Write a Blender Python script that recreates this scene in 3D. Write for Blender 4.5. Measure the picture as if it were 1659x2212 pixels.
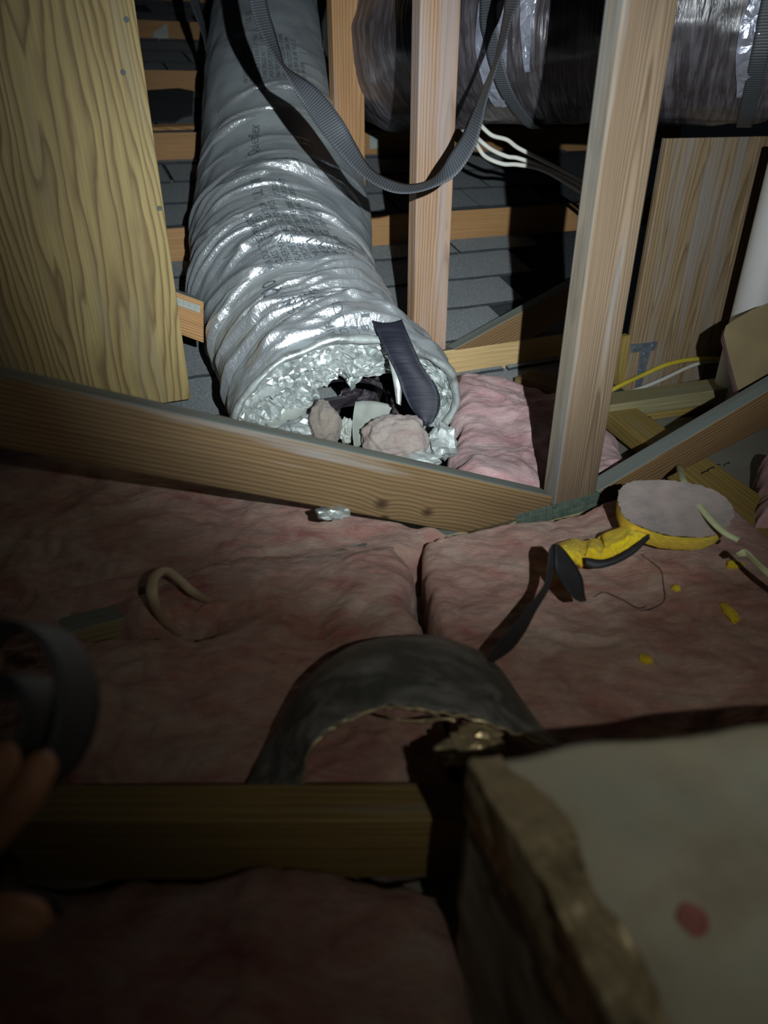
import bpy, bmesh, math, random
import numpy as np
from mathutils import Vector, Matrix

for o in list(bpy.data.objects): bpy.data.objects.remove(o)
SC = bpy.context.scene
COL = SC.collection
random.seed(7)

# ---------------------------------------------------------------- camera
H = 0.70                      # camera height above the attic floor (drywall)
F_PX, CX, CY = 1533.0, 829.5, 1106.0
TH = math.radians(29.8)       # pitch below the horizon
cam_d = bpy.data.cameras.new('camera'); cam = bpy.data.objects.new('camera', cam_d); COL.objects.link(cam)
cam.location = (0, 0, H); cam.rotation_euler = (math.pi/2 - TH, 0, 0)
cam_d.sensor_fit = 'HORIZONTAL'; cam_d.sensor_width = 36.0; cam_d.lens = 36.0*F_PX/1659.0
cam_d.clip_start = 0.01
cam_d.dof.use_dof = True; cam_d.dof.focus_distance = 1.45; cam_d.dof.aperture_fstop = 4.2
SC.camera = cam

# ---------------------------------------------------------------- world, lamps, exposure
w = bpy.data.worlds.new('world'); SC.world = w; w.use_nodes = True
w.node_tree.nodes['Background'].inputs[0].default_value = (0.30, 0.34, 0.45, 1)
w.node_tree.nodes['Background'].inputs[1].default_value = 0.006
SC.view_settings.view_transform = 'Standard'; SC.view_settings.look = 'None'
SC.view_settings.exposure = 0.0; SC.view_settings.gamma = 1.0
SC.view_settings.use_curve_mapping = False

LAMP_POS = Vector((0.17, -0.16, H+0.13))      # torch held beside the phone
def spot(name, energy, size, aim, col, blend=1.0):
    d = bpy.data.lights.new(name, 'SPOT'); d.energy = energy; d.spot_size = math.radians(size)
    d.spot_blend = blend; d.shadow_soft_size = 0.006; d.color = col
    o = bpy.data.objects.new(name, d); COL.objects.link(o); o.location = LAMP_POS
    o.rotation_euler = (Vector(aim)-LAMP_POS).to_track_quat('-Z', 'Y').to_euler()
    return o

# pixel (in the 1659x2212 frame) -> world helpers used while laying the place out
Fv = Vector((0, math.cos(TH), -math.sin(TH))); Uv = Vector((0, math.sin(TH), math.cos(TH))); Rv = Vector((1, 0, 0))
CAM = Vector((0, 0, H))
def ray(px, py): return Fv + Rv*((px-CX)/F_PX) + Uv*((CY-py)/F_PX)
def cz(px, py, Z): return CAM + ray(px, py)*Z
def atz(px, py, z):
    r = ray(px, py); return CAM + r*((z-H)/r.z)
def aty(px, py, y):
    r = ray(px, py); return CAM + r*(y/r.y)
def onp(px, py, p, n):
    r = ray(px, py); return CAM + r*((Vector(p)-CAM).dot(n)/r.dot(n))
def proj(p):
    q = Vector(p)-CAM; Z = q.dot(Fv); return (CX+q.x/Z*F_PX, CY-q.dot(Uv)/Z*F_PX, Z)

AIM = cz(955, 435, 1.75)
spot('torch_core', 88, 65, AIM, (0.86, 0.95, 1.0))
spot('torch_hotspot', 74, 44, cz(800, 560, 1.75), (0.84, 0.95, 1.0))
spot('torch_spill', 7.5, 100, cz(1130, 520, 1.75), (1.0, 0.96, 0.87))
spot('torch_halo', 1.6, 108, cz(1560, 1360, 1.0), (1.0, 0.93, 0.82))

# ---------------------------------------------------------------- numpy noise
_rs = np.random.RandomState(11)
_perm = np.concatenate([_rs.permutation(256)]*3)
_g = _rs.normal(size=(256, 3)); _g /= np.linalg.norm(_g, axis=1)[:, None]
def perlin(P):
    P = np.asarray(P, float); i = np.floor(P).astype(int); f = P-i; u = f*f*f*(f*(f*6-15)+10); i &= 255
    def gr(dx, dy, dz):
        h = _perm[_perm[_perm[(i[..., 0]+dx) & 255]+((i[..., 1]+dy) & 255)]+((i[..., 2]+dz) & 255)]
        g = _g[h]; return g[..., 0]*(f[..., 0]-dx)+g[..., 1]*(f[..., 1]-dy)+g[..., 2]*(f[..., 2]-dz)
    def lp(a, b, t): return a+(b-a)*t
    x0 = lp(lp(gr(0,0,0), gr(1,0,0), u[..., 0]), lp(gr(0,1,0), gr(1,1,0), u[..., 0]), u[..., 1])
    x1 = lp(lp(gr(0,0,1), gr(1,0,1), u[..., 0]), lp(gr(0,1,1), gr(1,1,1), u[..., 0]), u[..., 1])
    return lp(x0, x1, u[..., 2])*1.5
def fbm(P, o=4, g=0.5):
    P = np.asarray(P, float); s = 0; a = 1
    for k in range(o): s = s+a*perlin(P*(2**k)+k*17.3); a *= g
    return s
def ridged(P, o=3):
    P = np.asarray(P, float); s = 0; a = 1
    for k in range(o): s = s+a*(1-np.abs(perlin(P*(2**k)+k*9.1))*2); a *= 0.5
    return s
def sstep(a, b, x): t = np.clip((x-a)/(b-a), 0, 1); return t*t*(3-2*t)

# ---------------------------------------------------------------- object helpers
def thing(name, label, cat, loc=(0, 0, 0), group=None, kind=None):
    o = bpy.data.objects.new(name, None); COL.objects.link(o); o.location = loc; o.empty_display_size = 0.05
    tag(o, label, cat, group, kind); return o
def tag(o, label=None, cat=None, group=None, kind=None):
    if label: o['label'] = label
    if cat: o['category'] = cat
    if group: o['group'] = group
    if kind: o['kind'] = kind
    return o
def root_loc(p):
    v = Vector((0, 0, 0))
    while p is not None: v += p.location; p = p.parent
    return v
def put(name, me, mat, parent=None, label=None):
    """me is in world space: parent it under `parent` (translation only)"""
    o = bpy.data.objects.new(name, me); COL.objects.link(o)
    for m in (mat if isinstance(mat, (list, tuple)) else [mat]): me.materials.append(m)
    if parent is not None:
        me.transform(Matrix.Translation(-root_loc(parent))); o.parent = parent
    else:
        c = sum((v.co for v in me.vertices), Vector())/max(1, len(me.vertices))
        zmin = min(v.co.z for v in me.vertices); c.z = zmin
        me.transform(Matrix.Translation(-c)); o.location = c
    if label: o['label'] = label
    return o
def mesh(name, vs, fs, smooth=True):
    me = bpy.data.meshes.new(name); me.from_pydata([tuple(v) for v in vs], [], fs); me.update()
    if smooth: me.polygons.foreach_set('use_smooth', [True]*len(me.polygons))
    return me
def from_bm(name, bm, smooth=False):
    bmesh.ops.recalc_face_normals(bm, faces=bm.faces)
    me = bpy.data.meshes.new(name); bm.to_mesh(me); bm.free()
    if smooth: me.polygons.foreach_set('use_smooth', [True]*len(me.polygons))
    return me

def prism(name, poly, depth_vec, mat, parent=None, xdir=None, bev=0.0025, mat_edge=None, label=None):
    """planar polygon (world pts) extruded by depth_vec; local X runs along xdir (the grain)"""
    poly = [Vector(p) for p in poly]; dv = Vector(depth_vec)
    X = (Vector(xdir) if xdir is not None else poly[1]-poly[0]).normalized()
    Zl = (-dv).normalized(); X = (X-Zl*X.dot(Zl)).normalized(); Y = Zl.cross(X)
    c = sum(poly, Vector())/len(poly)
    M = Matrix(((X.x, Y.x, Zl.x, c.x), (X.y, Y.y, Zl.y, c.y), (X.z, Y.z, Zl.z, c.z), (0, 0, 0, 1)))
    Mi = M.inverted(); t = dv.length
    bm = bmesh.new(); top = [bm.verts.new(Mi @ p) for p in poly]
    f = bm.faces.new(top)
    r = bmesh.ops.extrude_face_region(bm, geom=[f])
    for v in r['geom']:
        if isinstance(v, bmesh.types.BMVert): v.co.z -= t
    bmesh.ops.recalc_face_normals(bm, faces=bm.faces)
    if bev:
        bmesh.ops.bevel(bm, geom=list(bm.edges), offset=bev, segments=2, profile=0.5, affect='EDGES')
    if mat_edge is not None:
        for fc in bm.faces:
            fc.material_index = 1 if abs(fc.normal.z) < 0.7 else 0
    me = from_bm(name, bm)
    o = bpy.data.objects.new(name, me); COL.objects.link(o); me.materials.append(mat)
    if mat_edge is not None: me.materials.append(mat_edge)
    if parent is not None:
        o.parent = parent; M = Matrix.Translation(-root_loc(parent)) @ M
    o.matrix_basis = M
    if label: o['label'] = label
    return o
def board(name, p0, p1, wdir, width, thick, mat, parent=None, mat_edge=None, label=None, bev=0.0025):
    """p0,p1: centre line of the front broad face; thickness goes behind it (away from normal = wdir x len)"""
    p0 = Vector(p0); p1 = Vector(p1); X = (p1-p0).normalized(); W = Vector(wdir); W = (W-X*W.dot(X)).normalized()
    N = X.cross(W)
    poly = [p0-W*width/2, p1-W*width/2, p1+W*width/2, p0+W*width/2]
    return prism(name, poly, -N*thick, mat, parent, X, bev, mat_edge, label)

def crom(pts, n):
    """catmull-rom through rows of numbers"""
    P = np.array([list(p) for p in pts], float); P = np.vstack([2*P[0]-P[1], P, 2*P[-1]-P[-2]])
    out = []; m = len(P)-3
    for k in range(n+1):
        u = k/n*m; i = min(int(u), m-1); t = u-i; a, b, c, d = P[i:i+4]
        out.append(0.5*((2*b)+(-a+c)*t+(2*a-5*b+4*c-d)*t*t+(-a+3*b-3*c+d)*t**3))
    return np.array(out)
def frames(C, up=(0, 0, 1)):
    T = np.gradient(C, axis=0); T /= np.linalg.norm(T, axis=1)[:, None]
    up = np.array(up, float); S = np.cross(T, up); S /= np.linalg.norm(S, axis=1)[:, None]
    U = np.cross(S, T); return T, S, U
def rmf(C):
    T = np.gradient(C, axis=0); T /= np.linalg.norm(T, axis=1)[:, None]; S = np.zeros_like(T); U = np.zeros_like(T)
    s = np.cross(T[0], (0.13, 0.21, 0.97)); s /= np.linalg.norm(s)
    for i in range(len(C)):
        s = s-T[i]*np.dot(s, T[i]); s /= np.linalg.norm(s); S[i] = s; U[i] = np.cross(s, T[i])
    return T, S, U
def tube(name, pts, r, n=40, seg=12, mat=None, parent=None, caps=True, label=None, flat=1.0):
    C = crom(pts, n); T, S, U = rmf(C); vs = []; fs = []
    for i in range(n+1):
        for j in range(seg):
            a = 2*math.pi*j/seg; vs.append(C[i]+S[i]*r*math.cos(a)+U[i]*r*flat*math.sin(a))
    for i in range(n):
        for j in range(seg):
            k = (j+1) % seg; fs.append((i*seg+j, i*seg+k, (i+1)*seg+k, (i+1)*seg+j))
    if caps: fs.append(tuple(range(seg))[::-1]); fs.append(tuple(n*seg+j for j in range(seg)))
    return put(name, mesh(name, vs, fs), mat, parent, label)

def ribbon(name, rows, mat, parent=None, thick=0.0016, n=90, label=None, across=5, bow=0.0):
    """rows: (L xyz, R xyz) edges of a strap; smooth sweep with thickness; UV x = length, y = across"""
    A = crom([tuple(a)+tuple(b) for a, b in rows], n); vs = []; fs = []; m = across
    Lc = (A[:, :3]+A[:, 3:])/2; T = np.gradient(Lc, axis=0); T /= np.linalg.norm(T, axis=1)[:, None]
    ln = np.concatenate([[0], np.cumsum(np.linalg.norm(np.diff(Lc, axis=0), axis=1))])
    uv = []
    for side in (0, 1):
        for i in range(n+1):
            Wd = A[i, 3:]-A[i, :3]; N = np.cross(T[i], Wd); N /= max(1e-9, np.linalg.norm(N))
            for j in range(m+1):
                t = j/m; vs.append(A[i, :3]+Wd*t+N*(thick*(0.5-side)+bow*4*t*(1-t))); uv.append((ln[i], t))
    o = (n+1)*(m+1)
    def q(i, j, s=0): return s*o+i*(m+1)+j
    for i in range(n):
        for j in range(m):
            fs.append((q(i, j), q(i+1, j), q(i+1, j+1), q(i, j+1)))
            fs.append((q(i, j, 1), q(i, j+1, 1), q(i+1, j+1, 1), q(i+1, j, 1)))
        fs.append((q(i, 0), q(i, 0, 1), q(i+1, 0, 1), q(i+1, 0)))
        fs.append((q(i, m), q(i+1, m), q(i+1, m, 1), q(i, m, 1)))
    for i in (0, n):
        for j in range(m): fs.append((q(i, j), q(i, j+1), q(i, j+1, 1), q(i, j, 1)))
    me = mesh(name, vs, fs); l = me.uv_layers.new(name='UVMap')
    for lp in me.loops: l.data[lp.index].uv = uv[lp.vertex_index]
    return put(name, me, mat, parent, label)
def strap_px(name, rows, width, mat, parent=None, **k):
    """rows (x1,y1,x2,y2,Z[,sign]): both edges as seen, the missing width goes into depth"""
    R = []
    for r in rows:
        x1, y1, x2, y2, Z = r[:5]; s = r[5] if len(r) > 5 else 1
        lat = math.hypot(x2-x1, y2-y1)*Z/F_PX; dz = math.sqrt(max(0, width**2-lat**2))*0.5*s
        R.append((cz(x1, y1, Z-dz), cz(x2, y2, Z+dz)))
    return ribbon(name, R, mat, parent, **k)

# ---------------------------------------------------------------- materials
def newmat(name):
    m = bpy.data.materials.new(name); m.use_nodes = True; nt = m.node_tree
    return m, nt, nt.nodes['Principled BSDF']
def nd(nt, t, **k):
    n = nt.nodes.new(t)
    for a, b in k.items(): setattr(n, a, b)
    return n
def mth(nt, op, a, b=None, c=None):
    n = nd(nt, 'ShaderNodeMath', operation=op)
    for i, v in enumerate((a, b, c)):
        if v is None: continue
        if isinstance(v, (int, float)): n.inputs[i].default_value = v
        else: nt.links.new(v, n.inputs[i])
    return n.outputs[0]
def ramp(nt, fac, stops):
    r = nd(nt, 'ShaderNodeValToRGB'); e = r.color_ramp.elements
    while len(e) < len(stops): e.new(0.5)
    for el, (p, c) in zip(e, stops):
        el.position = p; el.color = (c, c, c, 1) if isinstance(c, (int, float)) else (c[0], c[1], c[2], 1)
    nt.links.new(fac, r.inputs[0]); return r.outputs[0]
def noise(nt, vec, scale, detail=3, rough=0.5, dist=0.0):
    n = nd(nt, 'ShaderNodeTexNoise'); n.inputs['Scale'].default_value = scale; n.inputs['Detail'].default_value = detail
    n.inputs['Roughness'].default_value = rough; n.inputs['Distortion'].default_value = dist
    if vec is not None: nt.links.new(vec, n.inputs['Vector'])
    return n.outputs['Fac']
def mapping(nt, vec, scale=(1, 1, 1), loc=(0, 0, 0), rot=(0, 0, 0)):
    n = nd(nt, 'ShaderNodeMapping'); n.inputs['Scale'].default_value = scale; n.inputs['Location'].default_value = loc
    n.inputs['Rotation'].default_value = rot; nt.links.new(vec, n.inputs[0]); return n.outputs[0]
def mix(nt, fac, a, b, typ='MIX'):
    n = nd(nt, 'ShaderNodeMixRGB', blend_type=typ)
    for i, v in zip((0, 1, 2), (fac, a, b)):
        if isinstance(v, (int, float)): n.inputs[i].default_value = v
        elif isinstance(v, tuple): n.inputs[i].default_value = (v[0], v[1], v[2], 1)
        else: nt.links.new(v, n.inputs[i])
    return n.outputs[0]
def bump(nt, p, h, strength=0.3, dist=0.002):
    b = nd(nt, 'ShaderNodeBump'); b.inputs['Strength'].default_value = strength; b.inputs['Distance'].default_value = dist
    nt.links.new(h, b.inputs['Height']); nt.links.new(b.outputs[0], p.inputs['Normal'])
def ocoord(nt): return nd(nt, 'ShaderNodeTexCoord').outputs['Object']

def wood(name, light, dark, freq=260, off=(0.03, 0.05), tilt=0.03, warp=0.02, grey=0.25, greycol=(0.30, 0.30, 0.30), rough=0.62, knots=(), seed=0.0, contrast=0.75, bs=0.35, vary=0.0):
    m, nt, p = newmat(name); oc = ocoord(nt); rnd_ = nd(nt, 'ShaderNodeObjectInfo').outputs['Random']
    va = nd(nt, 'ShaderNodeVectorMath', operation='ADD'); nt.links.new(mapping(nt, oc, loc=(seed*3.1, 0, 0)), va.inputs[0]); nt.links.new(mth(nt, 'MULTIPLY', rnd_, 7.0), va.inputs[1]); v = va.outputs[0]
    s = nd(nt, 'ShaderNodeSeparateXYZ'); nt.links.new(v, s.inputs[0])
    so = nd(nt, 'ShaderNodeSeparateXYZ'); nt.links.new(oc, so.inputs[0])
    nz = noise(nt, mapping(nt, v, scale=(1.6, 7, 7)), 1.0, 2)
    nz2 = noise(nt, mapping(nt, v, scale=(9, 22, 22)), 1.0, 2)
    y = mth(nt, 'ADD', so.outputs[1], mth(nt, 'MULTIPLY', mth(nt, 'SUBTRACT', nz, 0.5), warp))
    y = mth(nt, 'ADD', y, mth(nt, 'ADD', mth(nt, 'MULTIPLY', rnd_, 0.03), off[0])); z = mth(nt, 'ADD', so.outputs[2], off[1])
    z = mth(nt, 'ADD', z, mth(nt, 'MULTIPLY', so.outputs[0], tilt))
    dk = None
    for (kx, ky, kr) in knots:
        dx = mth(nt, 'SUBTRACT', so.outputs[0], kx); dy = mth(nt, 'SUBTRACT', so.outputs[1], ky)
        d = mth(nt, 'SQRT', mth(nt, 'ADD', mth(nt, 'MULTIPLY', mth(nt, 'MULTIPLY', dx, 0.7), mth(nt, 'MULTIPLY', dx, 0.7)), mth(nt, 'MULTIPLY', dy, dy)))
        g = mth(nt, 'EXPONENT', mth(nt, 'MULTIPLY', mth(nt, 'DIVIDE', d, kr*1.6), -1.0))
        y = mth(nt, 'ADD', y, mth(nt, 'MULTIPLY', g, kr*1.2))
        kk = ramp(nt, mth(nt, 'DIVIDE', d, kr*2.0), [(0.15, 1.0), (0.6, 0.0)])
        dk = kk if dk is None else mth(nt, 'MAXIMUM', dk, kk)
    r = mth(nt, 'SQRT', mth(nt, 'ADD', mth(nt, 'MULTIPLY', y, y), mth(nt, 'MULTIPLY', z, z)))
    rr = mth(nt, 'ADD', mth(nt, 'MULTIPLY', r, freq), mth(nt, 'MULTIPLY', nz2, 0.8))
    if vary: rr = mth(nt, 'ADD', rr, mth(nt, 'MULTIPLY', noise(nt, mapping(nt, v, scale=(0.9, 9, 9), loc=(3, 5, 2)), 1.0, 3), vary))
    fr = mth(nt, 'FRACT', rr)
    band = ramp(nt, fr, [(0.0, 0.15), (0.25, 0.0), (0.6, 0.35), (0.86, 1.0), (0.97, 0.55), (1.0, 0.15)])
    fine = noise(nt, mapping(nt, v, scale=(6, 260, 260)), 1.0, 3)
    blot = noise(nt, mapping(nt, v, scale=(2.5, 14, 14), loc=(4, 2, 1)), 1.0, 3)
    c = mix(nt, mth(nt, 'MULTIPLY', band, contrast), light, dark)
    c = mix(nt, mth(nt, 'MULTIPLY', ramp(nt, blot, [(0.35, 0), (0.75, 1)]), 0.35), c, dark)
    c = mix(nt, 0.35, c, ramp(nt, fine, [(0.3, 0.35), (0.7, 1.0)]), 'MULTIPLY')
    if grey > 0:
        gn = noise(nt, mapping(nt, v, scale=(2.2, 26, 26), loc=(1, 7, 3)), 1.0, 4)
        c = mix(nt, mth(nt, 'MULTIPLY', ramp(nt, gn, [(0.62-grey*0.5, 0), (0.72-grey*0.3, 1)]), min(1.0, 0.45+grey*0.5)), c, greycol)
    if dk is not None: c = mix(nt, mth(nt, 'MULTIPLY', dk, 0.85), c, (0.035, 0.018, 0.010))
    nt.links.new(c, p.inputs['Base Color']); p.inputs['Roughness'].default_value = rough
    p.inputs['Specular IOR Level'].default_value = 0.25
    bump(nt, p, mth(nt, 'ADD', mth(nt, 'MULTIPLY', band, -0.6), fine), bs, 0.0012)
    return m

TAN = (0.47, 0.29, 0.155); BRN = (0.17, 0.085, 0.042); GREYW = (0.30, 0.315, 0.31)
W_POST1 = wood('wood_post_tan', (0.235, 0.168, 0.107), (0.085, 0.053, 0.034), 300, (0.0, 0.03), 0.016, 0.014, 0.14, (0.26, 0.24, 0.22), seed=1)
W_POST2 = wood('wood_post_pinkish', (0.50, 0.32, 0.20), (0.23, 0.13, 0.08), 190, (0.02, 0.06), 0.02, 0.016, 0.30, (0.36, 0.31, 0.30), seed=2)
W_POST3 = wood('wood_post_orange', (0.56, 0.32, 0.15), (0.34, 0.17, 0.07), 160, (0.03, 0.07), 0.02, 0.014, 0.05, seed=3)
W_WEB1 = wood('wood_web_brown', (0.25, 0.165, 0.080), (0.080, 0.043, 0.021), 170, (0.055, 0.02), 0.02, 0.010, 0.04, seed=4,
              knots=((0.103, -0.030, 0.010), (0.190, -0.030, 0.009), (0.335, -0.058, 0.009), (0.118, -0.052, 0.007)))
W_WEB1R = wood('wood_web_dark_streaks', (0.27, 0.165, 0.075), (0.085, 0.045, 0.022), 150, (0.05, 0.02), 0.05, 0.04, 0.02, seed=5)
W_GREYTOP = wood('wood_edge_weathered', (0.21, 0.21, 0.165), (0.12, 0.11, 0.085), 160, (0.04, 0.03), 0.02, 0.02, 0.50, (0.20, 0.235, 0.22), seed=6, contrast=0.5)
W_GREYSIDE = wood('wood_edge_grey', (0.27, 0.225, 0.165), (0.12, 0.095, 0.07), 220, (0.04, 0.03), 0.02, 0.02, 0.40, (0.21, 0.225, 0.24), seed=7, contrast=0.5)
W_CHORD = wood('wood_chord_orange', (0.55, 0.31, 0.13), (0.25, 0.115, 0.045), 240, (0.04, 0.015), 0.01, 0.010, 0.0, seed=8)
W_PALE = wood('wood_pale_yellow', (0.62, 0.44, 0.21), (0.46, 0.29, 0.12), 120, (0.03, 0.05), 0.03, 0.02, 0.0, seed=9, contrast=0.5)
W_GREEN = wood('wood_treated_pale', (0.40, 0.36, 0.19), (0.26, 0.22, 0.11), 130, (0.04, 0.05), 0.03, 0.02, 0.22, (0.33, 0.36, 0.27), seed=10, contrast=0.5)
W_YEL = wood('wood_yellow_pine', (0.46, 0.33, 0.10), (0.27, 0.17, 0.05), 110, (0.04, 0.05), 0.03, 0.02, 0.1, (0.36, 0.34, 0.20), seed=11, contrast=0.6)
W_PLY = wood('plywood_honey', (0.47, 0.36, 0.15), (0.185, 0.115, 0.048), 62, (0.05, 0.06), 0.05, 0.11, 0.10, (0.30, 0.25, 0.15), seed=12, contrast=0.9, bs=0.08, vary=9.0)
W_SIDE = wood('plywood_siding', (0.47, 0.34, 0.19), (0.23, 0.15, 0.085), 90, (0.03, 0.05), 0.05, 0.07, 0.34, (0.36, 0.335, 0.32), seed=13, contrast=0.85, bs=0.1, vary=4.0)
W_JOIST = wood('wood_joist_olive', (0.34, 0.25, 0.09), (0.19, 0.13, 0.05), 150, (0.03, 0.03), 0.01, 0.01, 0.1, seed=14)

def fibreglass(name, pale, mid, deep, seed=0.0, dust=0.0):
    m, nt, p = newmat(name); oc = mapping(nt, ocoord(nt), loc=(seed, seed*0.7, seed*1.3))
    a = noise(nt, mapping(nt, oc, scale=(1, 1.5, 1.5)), 9, 5, 0.6, 0.8); b = noise(nt, mapping(nt, oc, scale=(14, 40, 30)), 1, 4, 0.6, 1.5)
    f = noise(nt, mapping(nt, oc, scale=(90, 330, 200)), 1, 3, 0.6, 2.0)
    c = ramp(nt, a, [(0.30, deep), (0.50, mid), (0.68, pale)])
    c = mix(nt, mth(nt, 'MULTIPLY', ramp(nt, b, [(0.45, 0), (0.75, 1)]), 0.55), c, pale)
    c = mix(nt, 0.30, c, ramp(nt, f, [(0.25, 0.45), (0.65, 1.0)]), 'MULTIPLY')
    if dust: c = mix(nt, dust, c, (0.30, 0.27, 0.24))
    nt.links.new(c, p.inputs['Base Color']); p.inputs['Roughness'].default_value = 0.95
    p.inputs['Specular IOR Level'].default_value = 0.08
    p.inputs['Sheen Weight'].default_value = 0.25; p.inputs['Sheen Roughness'].default_value = 0.6
    bump(nt, p, mth(nt, 'ADD', mth(nt, 'MULTIPLY', b, 1.0), mth(nt, 'MULTIPLY', f, 0.45)), 0.75, 0.007)
    return m
PINK = fibreglass('fibreglass_pink', (0.58, 0.42, 0.335), (0.49, 0.275, 0.215), (0.40, 0.125, 0.105), 0.3)
PINKB = fibreglass('fibreglass_pale_pink', (0.66, 0.47, 0.45), (0.57, 0.34, 0.34), (0.50, 0.22, 0.22), 2.1)
LUMP = fibreglass('fibreglass_dusty', (0.38, 0.31, 0.27), (0.30, 0.225, 0.195), (0.27, 0.15, 0.14), 4.4, 0.35)
LUMPB = fibreglass('fibreglass_brown_grey', (0.27, 0.225, 0.18), (0.20, 0.16, 0.125), (0.15, 0.11, 0.09), 6.4, 0.2)
YELF = fibreglass('fibreglass_yellow', (0.95, 0.74, 0.01), (0.90, 0.62, 0.005), (0.75, 0.48, 0.0), 1.2)

def plain(name, col, rough=0.6, metal=0.0, nscale=30, var=0.25, bstr=0.15, bdist=0.002, spec=0.4, stretch=(1, 1, 1)):
    m, nt, p = newmat(name); oc = mapping(nt, ocoord(nt), scale=stretch)
    n = noise(nt, oc, nscale, 4, 0.55); c = mix(nt, mth(nt, 'MULTIPLY', ramp(nt, n, [(0.3, 0), (0.7, 1)]), 1.0), tuple(x*(1-var) for x in col), tuple(min(1, x*(1+var*0.6)) for x in col))
    nt.links.new(c, p.inputs['Base Color']); p.inputs['Roughness'].default_value = rough; p.inputs['Metallic'].default_value = metal
    p.inputs['Specular IOR Level'].default_value = spec
    bump(nt, p, noise(nt, oc, nscale*3.1, 3), bstr, bdist); return m
DRYWALL = plain('drywall_paper', (0.30, 0.29, 0.24), 0.9, 0, 14, 0.12, 0.05)
FELT = plain('roof_felt', (0.030, 0.034, 0.036), 0.95, 0, 60, 0.3)
ROOFDK = plain('roof_deck_dark', (0.045, 0.05, 0.055), 0.95, 0, 60, 0.3)
GALV = plain('galvanised_steel', (0.34, 0.41, 0.50), 0.45, 0.7, 60, 0.35, 0.3, 0.001)
PLATE = plain('truss_plate_steel', (0.20, 0.26, 0.21), 0.5, 0.55, 70, 0.35, 0.3, 0.001)
PVC = plain('white_pvc', (0.74, 0.73, 0.70), 0.35, 0, 5, 0.05, 0.0)
CABW = plain('cable_white', (0.72, 0.70, 0.62), 0.45, 0, 30, 0.08, 0.05)
CABY = plain('cable_yellow', (0.70, 0.55, 0.06), 0.45, 0, 30, 0.1, 0.05)
CABC = plain('cable_cream', (0.55, 0.45, 0.30), 0.5, 0, 30, 0.1, 0.05)
CABG = plain('plastic_pale_green', (0.55, 0.58, 0.33), 0.45, 0, 40, 0.15, 0.1)
KRAFT = plain('kraft_paper', (0.225, 0.175, 0.085), 0.8, 0, 12, 0.2, 0.2)
KEDGE = plain('pinkish_edge', (0.33, 0.20, 0.22), 0.9, 0, 40, 0.2, 0.3)
INKC = plain('print_ink', (0.10, 0.115, 0.125), 0.8, 0, 30, 0.1, 0)
SKIN = plain('skin', (0.70, 0.36, 0.19), 0.5, 0, 40, 0.12, 0.2, 0.0008)
NAIL = plain('nail', (0.62, 0.36, 0.26), 0.3, 0, 20, 0.05, 0)
PAPER = plain('grey_paper', (0.36, 0.38, 0.34), 0.8, 0, 20, 0.15, 0.1)

def shingle_mat():
    m, nt, p = newmat('asphalt_shingle'); oc = ocoord(nt); oi = nd(nt, 'ShaderNodeObjectInfo')
    g = noise(nt, oc, 210, 3, 0.7); s = noise(nt, oc, 26, 3); s2 = noise(nt, oc, 330, 1)
    c = ramp(nt, g, [(0.3, (0.13, 0.145, 0.15)), (0.55, (0.29, 0.31, 0.315)), (0.8, (0.46, 0.47, 0.46))])
    c = mix(nt, mth(nt, 'MULTIPLY', ramp(nt, s, [(0.4, 0), (0.75, 1)]), 0.4), c, (0.33, 0.32, 0.29))
    c = mix(nt, ramp(nt, s2, [(0.74, 0), (0.80, 0.7)]), c, (0.50, 0.42, 0.33))
    c = mix(nt, mth(nt, 'MULTIPLY', oi.outputs['Random'], 0.35), c, (0.15, 0.165, 0.18))
    nt.links.new(c, p.inputs['Base Color']); p.inputs['Roughness'].default_value = 0.95; p.inputs['Specular IOR Level'].default_value = 0.15
    bump(nt, p, g, 0.5, 0.002); return m
SHING = shingle_mat()

def jacket_mat():
    m, nt, p = newmat('silver_duct_jacket'); oc = ocoord(nt)
    at = nd(nt, 'ShaderNodeAttribute', attribute_name='crease'); uvn = nd(nt, 'ShaderNodeUVMap').outputs[0]
    d1 = noise(nt, oc, 7, 5, 0.6, 0.5); d2 = noise(nt, oc, 60, 4)
    wr = noise(nt, mapping(nt, uvn, scale=(46, 9, 1)), 1, 4, 0.6, 0.8)
    fine = noise(nt, mapping(nt, uvn, scale=(150, 60, 1)), 1, 3, 0.6, 1.0)
    dust = mix(nt, ramp(nt, d1, [(0.35, 0), (0.7, 1)]), (0.29, 0.325, 0.345), (0.40, 0.425, 0.425))
    dust = mix(nt, mth(nt, 'MULTIPLY', ramp(nt, d2, [(0.55, 0), (0.8, 1)]), 0.35), dust, (0.24, 0.26, 0.28))
    cl = mth(nt, 'ADD', at.outputs['Fac'], mth(nt, 'MULTIPLY', mth(nt, 'SUBTRACT', wr, 0.5), 0.45))
    cl = ramp(nt, cl, [(0.50, 0), (0.78, 1)])
    c = mix(nt, cl, dust, (0.74, 0.78, 0.80))
    nt.links.new(c, p.inputs['Base Color'])
    nt.links.new(mth(nt, 'ADD', 0.10, mth(nt, 'MULTIPLY', cl, 0.66)), p.inputs['Metallic'])
    nt.links.new(mth(nt, 'SUBTRACT', 0.60, mth(nt, 'MULTIPLY', cl, 0.32)), p.inputs['Roughness'])
    h = mth(nt, 'ADD', mth(nt, 'MULTIPLY', wr, 0.45), mth(nt, 'MULTIPLY', fine, mth(nt, 'ADD', 0.12, mth(nt, 'MULTIPLY', cl, 1.6))))
    bump(nt, p, h, 0.26, 0.005); return m
JACK = jacket_mat()
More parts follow.
